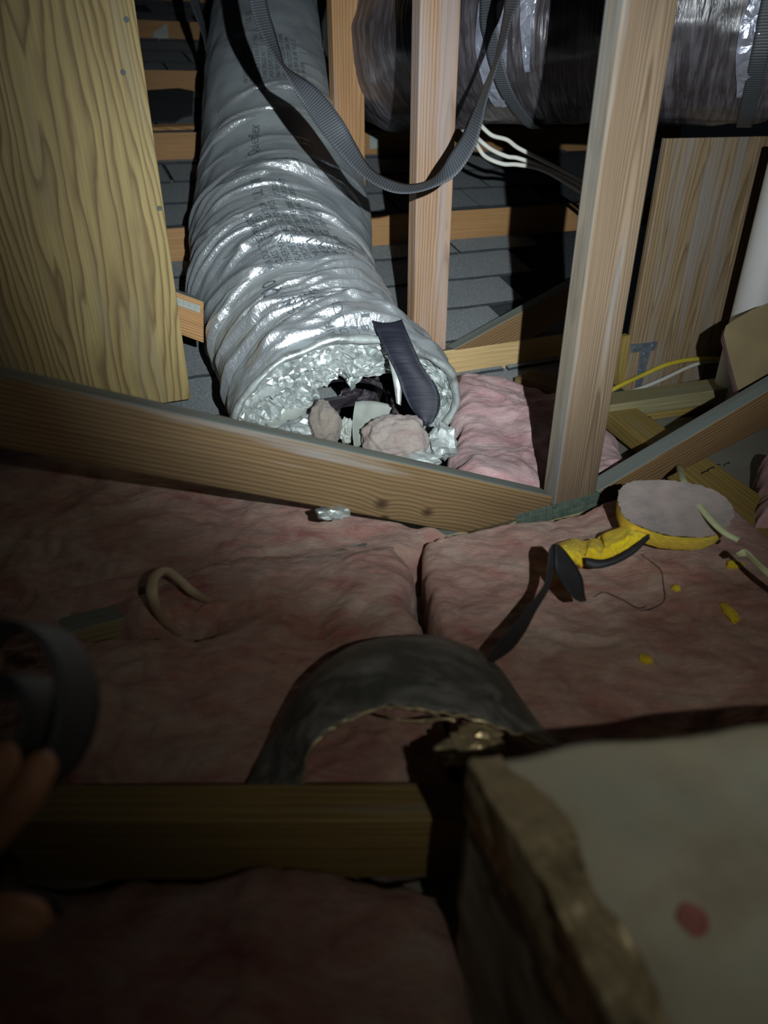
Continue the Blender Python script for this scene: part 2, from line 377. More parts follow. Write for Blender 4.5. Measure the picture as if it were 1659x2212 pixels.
def foil_mat(name, col=(0.62, 0.66, 0.64), rough=0.24, scale=40, strength=0.8, metal=0.95, dirt=(0.28, 0.30, 0.27), dirtamt=0.5):
    m, nt, p = newmat(name); oc = ocoord(nt)
    v = nd(nt, 'ShaderNodeTexVoronoi', feature='DISTANCE_TO_EDGE'); v.inputs['Scale'].default_value = scale
    wv = nd(nt, 'ShaderNodeVectorMath', operation='ADD'); nn = nd(nt, 'ShaderNodeTexNoise'); nn.inputs['Scale'].default_value = scale*0.6
    nt.links.new(oc, nn.inputs['Vector']); nt.links.new(oc, wv.inputs[0])
    sc = nd(nt, 'ShaderNodeVectorMath', operation='SCALE'); sc.inputs['Scale'].default_value = 0.03; nt.links.new(nn.outputs['Color'], sc.inputs[0]); nt.links.new(sc.outputs[0], wv.inputs[1])
    nt.links.new(wv.outputs[0], v.inputs['Vector'])
    n2 = noise(nt, oc, scale*0.5, 4, 0.6, 0.6); dn = noise(nt, oc, 18, 4, 0.6)
    da = mth(nt, 'MULTIPLY', ramp(nt, dn, [(0.40, 0), (0.66, 1)]), dirtamt)
    nt.links.new(mix(nt, da, col, dirt), p.inputs['Base Color'])
    nt.links.new(mth(nt, 'SUBTRACT', metal, mth(nt, 'MULTIPLY', da, 0.8)), p.inputs['Metallic'])
    nt.links.new(mth(nt, 'ADD', rough, mth(nt, 'MULTIPLY', da, 0.4)), p.inputs['Roughness'])
    bump(nt, p, mth(nt, 'ADD', mth(nt, 'MULTIPLY', v.outputs['Distance'], 1.5), n2), strength, 0.006); return m
FOIL = foil_mat('crumpled_foil', (0.58, 0.62, 0.60), 0.36, 42, 0.22, 0.82, (0.29, 0.32, 0.30), 0.8)
FOILG = foil_mat('dull_foil_facing', (0.36, 0.315, 0.29), 0.50, 110, 0.10, 0.40, (0.30, 0.205, 0.18), 0.6)
FOILB = foil_mat('foil_tape_brassy', (0.62, 0.52, 0.30), 0.34, 22, 0.7, 0.85, (0.20, 0.165, 0.11), 0.85)
def blackplastic(name, col=(0.016, 0.017, 0.024), rough=0.33, streak=True, spec=0.5, dust=(0.10, 0.11, 0.13), damt=0.35, sc=(4, 60, 60), bs=0.35, uv=False):
    m, nt, p = newmat(name); oc = ocoord(nt); sv_ = nd(nt, 'ShaderNodeUVMap').outputs[0] if uv else oc
    s = noise(nt, mapping(nt, sv_, scale=sc), 1, 4, 0.6, 0.8); d = noise(nt, oc, 12, 4)
    c = mix(nt, mth(nt, 'MULTIPLY', ramp(nt, mth(nt, 'MULTIPLY', s, mth(nt, 'ADD', d, 0.5)), [(0.42, 0), (0.75, 1)]), damt), col, dust)
    nt.links.new(c, p.inputs['Base Color']); p.inputs['Roughness'].default_value = rough; p.inputs['Specular IOR Level'].default_value = spec
    bump(nt, p, s, bs, 0.004); return m
BLKD = blackplastic('black_duct_jacket', (0.050, 0.042, 0.046), 0.33, dust=(0.22, 0.205, 0.23), damt=0.8, sc=(85, 5, 1), bs=0.8, spec=0.9, uv=True)
BLKF = blackplastic('black_liner_film', (0.012, 0.013, 0.022), 0.60, damt=0.15, sc=(3, 3, 90), spec=0.3, bs=0.5)
BLKP = blackplastic('purple_black_core', (0.035, 0.028, 0.034), 0.28, dust=(0.30, 0.27, 0.29), damt=0.7, sc=(8, 70, 70), spec=0.8)
BLKS = blackplastic('dark_cut_sleeve', (0.070, 0.073, 0.066), 0.55, dust=(0.32, 0.33, 0.31), damt=0.8, sc=(9, 30, 30), bs=0.5)
BLKT = plain('dull_black_tape', (0.022, 0.021, 0.023), 0.6, 0, 20, 0.3, 0.1)
def webbing():
    m, nt, p = newmat('black_webbing'); uvn = nd(nt, 'ShaderNodeUVMap').outputs[0]
    w1 = nd(nt, 'ShaderNodeTexWave', wave_type='BANDS', bands_direction='X'); w1.inputs['Scale'].default_value = 62; w1.inputs['Distortion'].default_value = 0.6
    nt.links.new(uvn, w1.inputs['Vector']); n = noise(nt, mapping(nt, uvn, scale=(40, 8, 1)), 1, 3)
    c = mix(nt, w1.outputs['Fac'], (0.040, 0.044, 0.050), (0.105, 0.115, 0.125)); c = mix(nt, mth(nt, 'MULTIPLY', n, 0.5), c, (0.06, 0.065, 0.075))
    nt.links.new(c, p.inputs['Base Color']); p.inputs['Roughness'].default_value = 0.48
    bump(nt, p, w1.outputs['Fac'], 0.5, 0.001); return m
WEBB = webbing()
def cream_wrap():
    m, nt, p = newmat('cream_duct_wrap'); oc = ocoord(nt)
    a = noise(nt, oc, 14, 4, 0.6); b = noise(nt, oc, 45, 4)
    c = ramp(nt, a, [(0.3, (0.33, 0.305, 0.215)), (0.5, (0.41, 0.40, 0.30)), (0.75, (0.38, 0.41, 0.33))])
    c = mix(nt, mth(nt, 'MULTIPLY', ramp(nt, b, [(0.5, 0), (0.8, 1)]), 0.2), c, (0.34, 0.27, 0.18))
    nt.links.new(c, p.inputs['Base Color']); p.inputs['Roughness'].default_value = 0.55
    bump(nt, p, a, 0.3, 0.006); return m
CREAM = cream_wrap()
STAIN = plain('red_stain', (0.33, 0.13, 0.105), 0.8, 0, 60, 0.3, 0.1)

# ---------------------------------------------------------------- truss planes
A25 = math.radians(25)
T = Vector((math.cos(A25), math.sin(A25), 0)); N = Vector((math.sin(A25), -math.cos(A25), 0)); ZU = Vector((0, 0, 1))
Q1 = cz(1245, 1082, 1.262)            # foot of the near post, on the front face of the near truss
def plane(k): return Q1 - N*0.61*(k-1)
def tp(k, px, py): return onp(px, py, plane(k), N)
TK = 0.038
def vpost(k, pxl, pxr_unused, zb, zt, width=0.089, py=400):
    """left edge of the broad face passes through pixel (pxl,py)"""
    a = tp(k, pxl, py); a.z = 0; b = a+T*width
    return [Vector((a.x, a.y, zb)), Vector((b.x, b.y, zb)), Vector((b.x, b.y, zt)), Vector((a.x, a.y, zt))]
FLOORZ = 0.0
node1 = tp(1, 1240, 1082); Z1 = node1.z          # top of the bottom chord of the near truss

# ---------------------------------------------------------------- setting: floor, old shingled roof, enclosure
bm = bmesh.new(); bmesh.ops.create_cube(bm, size=1)
for v in bm.verts: v.co = Vector((v.co.x*5.4+0.3, v.co.y*3.2+0.9, v.co.z*0.016-0.008))
tag(put('floor', from_bm('floor', bm), DRYWALL), kind='structure', label='bare grey drywall seen between the insulation batts')
RS = math.atan(0.344)                                  # pitch of the old roof
c3 = tp(3, 390, 492); R0 = Vector((c3.x, c3.y, c3.z-0.092))   # a point on the old roof, under the third truss
up_h = -N
VS = (up_h*math.cos(RS)+ZU*math.sin(RS)).normalized()   # up the slope
RN = T.cross(VS).normalized()
if RN.z < 0: RN = -RN
t0 = (-0.03-R0.z)/VS.z; E0 = R0+VS*t0                   # just below the floor
roof = thing('roof', None, None, E0); tag(roof, 'old dark grey asphalt shingle roof slope behind the trusses', None, kind='structure'); roof['kind'] = 'structure'
LRp = onp(1222, 700, E0, RN); URp = onp(1345, 262, E0, RN)
uv_ = lambda p: ((p-E0).dot(T), (p-E0).dot(VS))
u2, v2 = uv_(LRp); u3, v3 = uv_(URp)
ps = [E0+T*(-3.0)-RN*0.016, E0+T*u2-RN*0.016, LRp-RN*0.016, URp-RN*0.016, E0+T*(u3+0.6)+VS*6.2-RN*0.016, E0-T*3.0+VS*6.2-RN*0.016]
prism('roof_deck', ps, -RN*0.02, ROOFDK, roof, T, 0)
EXPO = 0.143; TAB = 0.305
def shingle_mesh(k):
    bm = bmesh.new(); n = 6; rs = random.Random(k); bot = []; top = []
    L = TAB-0.009; hh = EXPO+0.03
    for i in range(n+1):
        x = L*i/n; j = (rs.random()-0.5)*0.005
        bot.append((x+(0 if 0 < i < n else (rs.random()-0.5)*0.004), j)); top.append((x, hh))
    vb = [bm.verts.new((x, y, 0.0115)) for x, y in bot]; vt = [bm.verts.new((x, y, 0.0015)) for x, y in top]
    ub = [bm.verts.new((x, y, 0.0015)) for x, y in bot]
    for i in range(n):
        bm.faces.new((vb[i], vb[i+1], vt[i+1], vt[i])); bm.faces.new((ub[i], ub[i+1], vb[i+1], vb[i]))
    bm.faces.new((ub[0], vb[0], vt[0])); bm.faces.new((ub[n], vt[n], vb[n]))
    bmesh.ops.recalc_face_normals(bm, faces=bm.faces)
    for f in bm.faces: f.material_index = 0 if abs(f.normal.z) > 0.6 else 1
    me = from_bm('shingle', bm); me.materials.append(SHING); me.materials.append(ROOFDK); return me
SM = [shingle_mesh(k) for k in range(5)]
cnt = 0
rotM = Matrix(((T.x, VS.x, RN.x), (T.y, VS.y, RN.y), (T.z, VS.z, RN.z))).to_4x4()
for r in range(2, 36):
    off = (r*0.118) % TAB
    for c in range(-10, 12):
        u = c*TAB+off; v = r*EXPO; p = E0+T*u+VS*v; q = E0+T*(u+TAB*0.5)+VS*(v+EXPO*0.5)
        x, y, Zq = proj(q)
        if Zq < 0.3 or u+TAB > float(np.interp(v, [0, v2, v3, 6.2], [u2, u2, u3, u3+0.6]))+0.01 or x < 240 or x > 1330 or y < -60 or y > 900: continue
        if r > 22 and not (280 < x < 470 or 780 < x < 900): continue
        if cnt >= 290: continue
        o = bpy.data.objects.new('shingle', SM[(r*3+c) % 5]); COL.objects.link(o); o.parent = roof
        jit = random.Random(r*100+c)
        o.matrix_basis = Matrix.Translation(p-E0+T*(jit.random()-0.5)*0.006+VS*(jit.random()-0.5)*0.006) @ rotM; cnt += 1
print('shingles', cnt)

# ---------------------------------------------------------------- trusses
def plate(parent, k, poly, mat=PLATE, nx=14, ny=3, name='truss_plate', lift=0.0015):
    """toothed connector plate: thin sheet with rows of punched slots standing proud"""
    off = N*lift; P = [p+off for p in poly]
    pl = prism(name, P, -N*0.0012, mat, parent, P[1]-P[0], 0)
    bm = bmesh.new(); a, b, c, d = P
    for j in range(ny):
        for i in range(nx):
            u = (i+0.5)/nx; v = (j+0.5)/ny; q = a.lerp(b, u).lerp(d.lerp(c, u), v)
            X = (b-a)/nx*0.34; Y = (d-a)/ny*0.16
            for s in (-1, 1):
                e = q+(d-a)/ny*0.22*s
                f = [e-X-Y, e+X-Y, e+X+Y, e-X+Y]
                vt = [bm.verts.new(t+N*0.0022) for t in f]; vb = [bm.verts.new(t) for t in f]
                bm.faces.new(vt)
                for m in range(4): bm.faces.new((vb[m], vb[(m+1) % 4], vt[(m+1) % 4], vt[m]))
    put('punched_teeth', from_bm('punched_teeth', bm), mat, pl) if False else None
    me = from_bm('punched_teeth', bm); o = bpy.data.objects.new('punched_teeth', me); COL.objects.link(o); me.materials.append(mat)
    me.transform(pl.matrix_basis.inverted() @ Matrix.Translation(-root_loc(parent))); o.parent = pl
    o['kind'] = 'stuff'
    return pl

# near truss
tr1 = thing('roof_truss', 'near wooden truss with tan post and two slanting webs meeting at a steel plate', 'truss', Vector((node1.x, node1.y, 0)))
pp = vpost(1, 1272, 0, Z1-0.004, 1.55, py=560)
prism('post', pp, -N*TK, W_POST1, tr1, ZU, 0.003, W_GREYSIDE, 'tan post with grey weathered edge')
wl = [tp(1, -420, 718), tp(1, 380, 896), tp(1, 1000, 1030), tp(1, 1196, 1073), tp(1, 1188, 1098), tp(1, 1040, 1160), tp(1, 900, 1122), tp(1, 380, 1037), tp(1, -420, 890)]
wl = [wl[0], wl[3], wl[4], wl[5], wl[8]]
prism('web', wl, -N*TK, W_WEB1, tr1, wl[1]-wl[0], 0.003, W_GREYTOP, 'slanting web with knots running down from the left')
wr_ = [tp(1, 1293, 1062), tp(1, 1760, 784), tp(1, 1760, 872), tp(1, 1415, 1046), tp(1, 1330, 1090), tp(1, 1296, 1092)]
prism('web', wr_, -N*TK, W_WEB1R, tr1, wr_[1]-wr_[0], 0.003, W_GREYTOP, 'dark streaked web rising to the right')
ca = node1+T*(-1.6); cb = node1+T*0.13
board('bottom_chord', Vector((ca.x, ca.y, Z1-0.005-0.0445)), Vector((cb.x, cb.y, Z1-0.005-0.0445)), ZU, 0.089, TK, W_GREEN, tr1, W_GREYTOP)
pa = tp(1, 1114, 1112); pb = tp(1, 1345, 1049); pc = tp(1, 1345, 1082); pd = tp(1, 1114, 1142)
plate(tr1, 1, [pd, pc, pb, pa], PLATE, 16, 3)

# middle truss
a2 = tp(2, 900, 765); Z2 = a2.z
tr2 = thing('roof_truss', 'middle wooden truss with scuffed pinkish post right of the silver duct', 'truss', Vector((a2.x, a2.y, 0)))
pp = vpost(2, 896, 0, Z2, 1.7, py=600)
prism('post', pp, -N*TK, W_POST2, tr2, ZU, 0.003, W_POST2, 'scuffed pinkish brown post')
wr2 = [tp(2, 975, 758), tp(2, 1300, 580), tp(2, 1300, 650), tp(2, 1110, 752), tp(2, 980, 762)]
prism('web', wr2, -N*TK, W_WEB1R, tr2, wr2[1]-wr2[0], 0.003, W_GREYTOP)
wl2 = [tp(2, 250, 583), tp(2, 441, 652), tp(2, 441, 742), tp(2, 250, 672)]
web2 = prism('web', wl2, -N*TK, W_CHORD, tr2, wl2[1]-wl2[0], 0.003, W_GREYTOP)
plate(tr2, 2, [tp(2, 352, 648), tp(2, 432, 676), tp(2, 432, 660), tp(2, 352, 632)], PAPER, 6, 1)
ca = tp(2, 960, 768); cb = tp(2, 1300, 722)
g = ca+T*(-0.02)
board('bottom_chord', Vector((g.x, g.y, Z2-0.046)), Vector((g.x, g.y, Z2-0.046))+T*0.40, ZU, 0.089, TK, W_PALE, tr2, W_GREYTOP, 'pale yellow bottom chord')

# trusses stepping up the old roof: chords lie on the shingles
def far_truss(k, px, py_top, label, uL, uR, mat, h=0.089):
    a = tp(k, px, py_top); r = thing('roof_truss', label, 'truss', Vector((a.x, a.y, a.z-h)))
    p0 = Vector((a.x, a.y, a.z-h/2))+T*uL; p1 = Vector((a.x, a.y, a.z-h/2))+T*uR
    board('bottom_chord', p0, p1, ZU, h, TK, mat, r, W_GREYTOP)
    return r, a
tr3, a3 = far_truss(3, 390, 492, 'truss behind the silver duct with an orange post and a chord lying on the shingles', -1.1, 1.9, W_CHORD)
pp = vpost(3, 717, 0, a3.z-0.002, 1.9, py=20)
prism('post', pp, -N*TK, W_POST3, tr3, ZU, 0.003, W_POST3, 'plain orange post beside the duct')
plate(tr3, 3, [tp(3, 776, 492), tp(3, 794, 490), tp(3, 794, 432), tp(3, 776, 434)], GALV, 2, 5)
tr4, a4 = far_truss(4, 390, 286, 'dim wooden chord crossing the shingles left of the duct, second board up', -1.1, 2.2, W_CHORD)
plate(tr4, 4, [tp(4, 798, 322), tp(4, 818, 320), tp(4, 818, 288), tp(4, 798, 290)], PAPER, 2, 2)
tr5, a5 = far_truss(5, 390, 152, 'dim wooden chord crossing the shingles left of the duct, third board up', -1.1, 2.2, W_CHORD)
tr6, a6 = far_truss(6, 390, 46, 'faint wooden chord at the top left with a pale plate on it', -1.2, 2.2, W_CHORD)
plate(tr6, 6, [tp(6, 330, 82), tp(6, 364, 84), tp(6, 361, 50), tp(6, 332, 70)], PAPER, 2, 2)
tr7, a7 = far_truss(7, 330, -20, 'dark chord at the very top left, farthest of the stepped boards', -1.2, 2.2, W_CHORD)

# dark felt scraps on the old roof, left of the duct
fs_ = [(312, 232, 3.5), (420, 200, 3.5)]
def on_roof(px, py, lift=0.0): return onp(px, py, E0+RN*(0.012+lift), RN)
prism('roofing_felt', [on_roof(300, 262, 0.02), on_roof(378, 262, 0.02), on_roof(395, 250, 0.02), on_roof(415, 246, 0.02), on_roof(418, 196, 0.02), on_roof(385, 190, 0.02), on_roof(300, 196, 0.02)], -RN*0.004, FELT, None, T, 0)
tag(bpy.context.scene.objects['roofing_felt'], 'dark torn sheet of roofing felt lying between the dim chords', 'felt')
o = prism('wood_strip', [on_roof(300, 276, 0.03), on_roof(420, 272, 0.03), on_roof(420, 266, 0.03), on_roof(300, 270, 0.03)], -RN*0.012, W_CHORD, None, T, 0)
tag(o, 'thin orange wood strip lying below the dark felt scrap', 'wood strip')

# ---------------------------------------------------------------- plywood panels
def ply_left():
    k = 2; P0 = plane(2)+N*0.02
    def q(px, py): return onp(px, py, P0, N)
    e = q(413, 862); ub = Vector((e.x, e.y, 0)); tz = 1.6; zb = e.z
    a = ub-T*1.15
    poly = [Vector((a.x, a.y, zb)), Vector((ub.x, ub.y, zb)), Vector((ub.x, ub.y, tz)), Vector((a.x, a.y, tz))]
    o = prism('plywood_sheet', poly, -N*0.016, W_PLY, None, ZU, 0.0015)
    tag(o, 'tall honey coloured plywood sheet with swirling grain at the left edge', 'plywood')
    # nail heads
    for px, py in ((273, 42), (266, 156), (345, 450)):
        c = q(px, py)+N*0.001
        bm = bmesh.new(); bmesh.ops.create_cone(bm, segments=12, radius1=0.0045, radius2=0.004, depth=0.0025, cap_ends=True)
        n = from_bm('nail_head', bm); ob = bpy.data.objects.new('nail_head', n); COL.objects.link(ob); n.materials.append(INKC)
        ob.parent = o; ob.matrix_basis = o.matrix_basis.inverted() @ (Matrix.Translation(c) @ N.to_track_quat('Z', 'Y').to_matrix().to_4x4())
    return o
ply_left()

def siding():
    P0 = atz(1346, 852, 0.02)
    def q(px, py): return onp(px, py, P0, N)
    base = Vector((P0.x, P0.y, 0.02)); h = H-0.065-0.02
    root = thing('siding_panel', 'grooved weathered plywood siding panel standing behind the near post', 'panel', base)
    wdt = [0.052, 0.086, 0.074, 0.082, 0.078, 0.080, 0.08, 0.08]; u = 0.0
    for i, wd in enumerate(wdt):
        a = base+T*u; b = base+T*(u+wd-0.005)
        prism('board', [a, b, b+ZU*h, a+ZU*h], -N*0.015, W_SIDE, root, ZU, 0.002)
        u += wd
    a = base-N*0.013; b = base+T*(u-0.004)-N*0.013
    prism('backing', [a, b, b+ZU*h, a+ZU*h], -N*0.006, W_WEB1, root, ZU, 0)
    return root, P0, base
sid, SP, sbase = siding()
def onsid(px, py, lift=0.0): return onp(px, py, SP+N*lift, N)

# T-shaped steel tie on the siding
tie = thing('steel_tie', 'bluish galvanised T shaped strap nailed to the siding panel', 'metal strap', onsid(1392, 835, 0.002))
L = 0.004
prism('cross_bar', [onsid(1364, 762, L), onsid(1414, 757, L), onsid(1421, 738, L), onsid(1366, 744, L)], -N*0.003, GALV, tie, T, 0.0005)
prism('stem', [onsid(1374, 836, L), onsid(1386, 834, L), onsid(1406, 757, L+0.001), onsid(1385, 758, L+0.001)], -N*0.003, GALV, tie, ZU, 0.0005)
for px, py in ((1373, 752), (1411, 747), (1392, 765), (1384, 800)):
    bm = bmesh.new(); bmesh.ops.create_cone(bm, segments=10, radius1=0.005, radius2=0.003, depth=0.004, cap_ends=True)
    bm.transform(Matrix.Translation(onsid(px, py, L+0.003)) @ N.to_track_quat('Z', 'Y').to_matrix().to_4x4()); put('nail_head', from_bm('nail_head', bm), GALV, tie)
# narrow yellowish stud strip between near post and siding
o = prism('wood_stud', [onsid(1334, 850, 0.03), onsid(1350, 846, 0.03), onsid(1362, 724, 0.03), onsid(1346, 728, 0.03)], -N*0.02, W_YEL, None, ZU, 0.001)
tag(o, 'narrow rough yellow wood strip between the near post and siding panel', 'wood strip')

# sill and boards lying on the floor, right side
sa = onp(1300, 872, SP+N*0.05, N); sb = onp(1640, 812, SP+N*0.05, N)
def flat_board(name, p0, p1, width, thick, mat, label, cat, mat_edge=None, z=None):
    """board lying flat: p0,p1 centre of its top face"""
    p0 = Vector(p0); p1 = Vector(p1); X = (p1-p0).normalized(); W = ZU.cross(X).normalized()
    poly = [p0-W*width/2, p1-W*width/2, p1+W*width/2, p0+W*width/2]
    o = prism(name, poly, -ZU*thick, mat, None, X, 0.0025, mat_edge); tag(o, label, cat); return o
zt = 0.075
flat_board('sill_board', atz(1270, 868, zt), atz(1640, 816, zt), 0.075, 0.038, W_GREEN, 'pale treated sill board along the foot of the siding panel', 'board')
flat_board('wood_lath', atz(1352, 886, 0.035), atz(1560, 858, 0.035), 0.030, 0.03, W_YEL, 'thin pale yellow lath lying just below the sill board', 'board')
zc = 0.058
dcross = (atz(1590, 1062, zc)-atz(1375, 905, zc)).normalized()
cb0 = atz(1352, 893, zc)
flat_board('cross_board', cb0-dcross*0.05, cb0+dcross*1.15, 0.089, 0.038, W_YEL, 'yellow pine cross board passing under the right web beside the foil disc', 'board', W_YEL)
for px, py, lb in ((1522, 1022, 'leftmost of three dark staples in the yellow cross board'), (1536, 1014, 'middle one of three dark staples in the yellow cross board'), (1569, 1004, 'rightmost of three dark staples in the yellow cross board')):
    pts = [atz(px-5, py+2, zc-0.001), atz(px-5, py, zc+0.006), atz(px+6, py-5, zc+0.006), atz(px+6, py-3, zc-0.001)]
    o = tube('staple', pts, 0.0011, 12, 6, BLKT); tag(o, lb, 'staple', 'staples in the cross board')
bl = atz(1172, 812, 0.13)
o = flat_board('wood_block', atz(1130, 806, 0.125), atz(1255, 838, 0.125), 0.075, 0.075, W_WEB1, 'brown wood block in shadow between the pink batt and near post', 'block')

# PVC pipe
pb_ = aty(1652, 560, 1.76)
o = tube('pvc_pipe', [(pb_.x, pb_.y, 0.0), (pb_.x, pb_.y, 0.35), (pb_.x, pb_.y, 0.63)], 0.044, 24, 28, PVC); tag(o, 'white plastic pipe standing against the siding at the right edge', 'pipe')

# curved kraft faced piece in front of the pipe
def kraft():
    root_p = cz(1640, 840, 1.78)
    root = thing('insulation_piece', 'brown paper faced insulation piece with rounded top at the right edge', 'insulation', Vector((root_p.x, root_p.y, 0.0)))
    prof = [(1606, 880), (1590, 830), (1574, 770), (1563, 722), (1568, 703), (1590, 688), (1625, 668), (1665, 652), (1720, 640), (1790, 650), (1790, 880)]
    nrm = (Fv*-1+Vector((-0.25, 0, 0.15))).normalized(); P0 = cz(1640, 760, 1.47)
    poly = [onp(x, y, P0, nrm) for x, y in prof]
    prism('paper_face', poly, -nrm*0.004, KRAFT, root, T, 0.001)
    prism('batt_core', [p-nrm*0.0045 for p in poly], -nrm*0.028, KEDGE, root, T, 0.004)
kraft()

# ---------------------------------------------------------------- insulation batts
def batt(name, corners, ztop, thick, label, seed, mat=PINK, amp=0.016, nx=110, ny=110, rnd=0.035, wob=0.012, group=None, holes=None, crease=0.010):
    C = [np.array(c[:2], float) for c in corners]
    zc_ = ztop if isinstance(ztop, (list, tuple)) else [ztop]*4
    u, v = np.meshgrid(np.linspace(0, 1, nx+1), np.linspace(0, 1, ny+1), indexing='ij')
    def bil(a, b, c, d): return (1-u)*(1-v)*a+u*(1-v)*b+u*v*c+(1-u)*v*d
    X = bil(C[0][0], C[1][0], C[2][0], C[3][0]); Y = bil(C[0][1], C[1][1], C[2][1], C[3][1]); Zb = bil(*zc_)
    lu = 0.5*(np.linalg.norm(C[1]-C[0])+np.linalg.norm(C[2]-C[3])); lv = 0.5*(np.linalg.norm(C[3]-C[0])+np.linalg.norm(C[2]-C[1]))
    e = np.minimum(np.minimum(u, 1-u)*lu, np.minimum(v, 1-v)*lv)
    P = np.stack([X, Y, np.full_like(X, seed)], -1)
    k = sstep(0.06, 0.0, e)*1.0
    X2 = X+wob*fbm(P*9, 3)*(0.4+k); Y2 = Y+wob*fbm(P*9+31.7, 3)*(0.4+k)
    wp = P+0.05*np.stack([fbm(P*5+3, 2), fbm(P*5+9, 2), 0*X], -1)
    hgt = amp*(fbm(wp*5.5, 4)*0.9)+crease*0.55*(-np.maximum(0, ridged(wp*6.5+5, 2)-0.95)*1.6)+0.0022*fbm(wp*np.array([40, 60, 1]), 3)+0.004*fbm(wp*16, 3)+0.012*fbm(wp*2.2+11, 2)
    rd = np.clip(1-e/rnd, 0, 1); drop = rnd*(1-np.sqrt(np.clip(1-rd**2, 0, 1)))
    Z = Zb+hgt*(1-0.3*rd)-drop
    if holes is not None: Z = holes(X2, Y2, Z)
    Z = np.maximum(Z, FLOORZ+0.004)
    vs = np.stack([X2, Y2, Z], -1).reshape(-1, 3).tolist(); fs = []
    def id_(i, j): return i*(ny+1)+j
    for i in range(nx):
        for j in range(ny): fs.append((id_(i, j), id_(i+1, j), id_(i+1, j+1), id_(i, j+1)))
    loop = [id_(i, 0) for i in range(nx+1)]+[id_(nx, j) for j in range(1, ny+1)]+[id_(i, ny) for i in range(nx-1, -1, -1)]+[id_(0, j) for j in range(ny-1, 0, -1)]
    zb = max(FLOORZ+0.001, min(zc_)-thick); prev = loop
    zlow = []
    for lvl in (0.5, 1.0):
        cur = []
        LP = np.array([vs[n_] for n_ in loop]); zz = np.where(LP[:, 2] > zb, LP[:, 2]+(zb-LP[:, 2])*lvl, LP[:, 2]-0.001)
        jj = 0.008*perlin(np.stack([LP[:, 0]*30, LP[:, 1]*30, zz*40+seed], -1)); cur = list(range(len(vs), len(vs)+len(loop)))
        vs.extend(np.stack([LP[:, 0]+jj, LP[:, 1]+jj*0.7, zz], -1).tolist())
        for a in range(len(loop)):
            b = (a+1) % len(loop); fs.append((prev[a], prev[b], cur[b], cur[a])[::-1])
        prev = cur
    fs.append(tuple(prev))
    me = mesh(name, vs, fs); bm = bmesh.new(); bm.from_mesh(me); bmesh.ops.recalc_face_normals(bm, faces=bm.faces); bm.to_mesh(me); bm.free()
    me.polygons.foreach_set('use_smooth', [True]*len(me.polygons))
    BATTS.append(BVHTree.FromPolygons([Vector(v) for v in vs], fs))
    o = put(name, me, mat); tag(o, label, 'insulation', group); return o

zt = Z1+0.008      # usual top of the batts
from mathutils.bvhtree import BVHTree
BATTS = []
def drop(px, py, lift=0.0):
    r = ray(px, py).normalized(); best = None
    for b in BATTS:
        h = b.ray_cast(CAM, r, 3.0)
        if h[0] is not None and (best is None or h[3] < best[1]): best = (h[0], h[3])
    return (best[0] if best else atz(px, py, Z1))+Vector((0, 0, lift))
def under_board(X, Y, Z):
    nl = Vector((dcross.y, -dcross.x, 0)); nl = nl if nl.x < 0 else -nl
    d = (X-cb0.x)*nl.x+(Y-cb0.y)*nl.y; k = sstep(0.095, 0.05, d); return Z*(1-k)+np.minimum(Z, 0.012)*k
# back batt, between the near and the middle truss, right of the duct
batt('insulation_batt', [atz(965, 1085, 0.10), atz(1400, 985, 0.10), atz(1245, 835, 0.13), atz(985, 800, 0.13)], [0.10, 0.075, 0.13, 0.145], 0.12,
     'pale pink batt behind the near post, right of the duct opening', 3.3, PINKB, 0.024, 110, 110, 0.045, 0.02)
batt('insulation_batt', [atz(330, 935, 0.1), atz(520, 960, 0.1), atz(490, 868, 0.10), atz(385, 858, 0.10)], 0.098, 0.09,
     'small bit of pink batt between plywood sheet and duct', 5.1, PINKB, 0.006, 40, 40, 0.02, 0.006)
# front batts
batt('insulation_batt', [atz(-260, 1330, zt), atz(430, 1318, zt), atz(1010, 1150, zt), atz(-160, 862, zt)], [zt-0.008, zt-0.006, zt-0.002, zt+0.01], 0.1,
     'dim pink batt under the slanting web at the left', 7.7, PINK, 0.020, 150, 110, 0.03, 0.02)
batt('insulation_batt', [atz(-260, 1745, zt), atz(1015, 1745, zt), atz(866, 1150, zt+0.01), atz(-60, 1275, zt)], [zt-0.01, zt, zt+0.014, zt-0.002], 0.1,
     'pink batt in the centre under the dark cut sleeve', 9.2, PINK, 0.020, 150, 150, 0.04, 0.014,
     holes=lambda X, Y, Z: Z-0.10*np.exp(-(((X-atz(318, 1325, zt).x)/0.085)**2+((Y-atz(310, 1325, zt).y)/0.030)**2)))
batt('insulation_batt', [atz(1030, 1760, zt), atz(1800, 1690, zt), atz(1690, 1015, zt-0.02), atz(912, 1160, zt+0.012)], [zt, zt-0.02, zt-0.012, zt+0.012], 0.1,
     'broad pink batt at the right with yellow scraps on it', 12.8, PINK, 0.014, 150, 150, 0.02, 0.008, holes=under_board)
batt('insulation_batt', [atz(1640, 1120, 0.08), atz(1900, 1120, 0.08), atz(1860, 960, 0.08), atz(1640, 985, 0.08)], 0.10, 0.1,
     'pink batt end showing at the right edge beside the cross board', 15.5, PINKB, 0.02, 60, 60, 0.05, 0.01)
batt('insulation_batt', [(-0.42, 0.02), (0.085, 0.02), (0.06, 0.425), (-0.48, 0.425)], 0.075, 0.07,
     'deep red shadowed batt in front of the nearest joist', 18.1, PINK, 0.02, 80, 80, 0.05, 0.015)

# ---------------------------------------------------------------- nearest joist
j0 = atz(-150, 1737, Z1+0.035); j1 = atz(1000, 1728, Z1+0.035)
flat_board('ceiling_joist', j0, j1, 0.042, 0.089, W_JOIST, 'dark olive joist crossing the foreground below the cut sleeve', 'joist', W_JOIST)

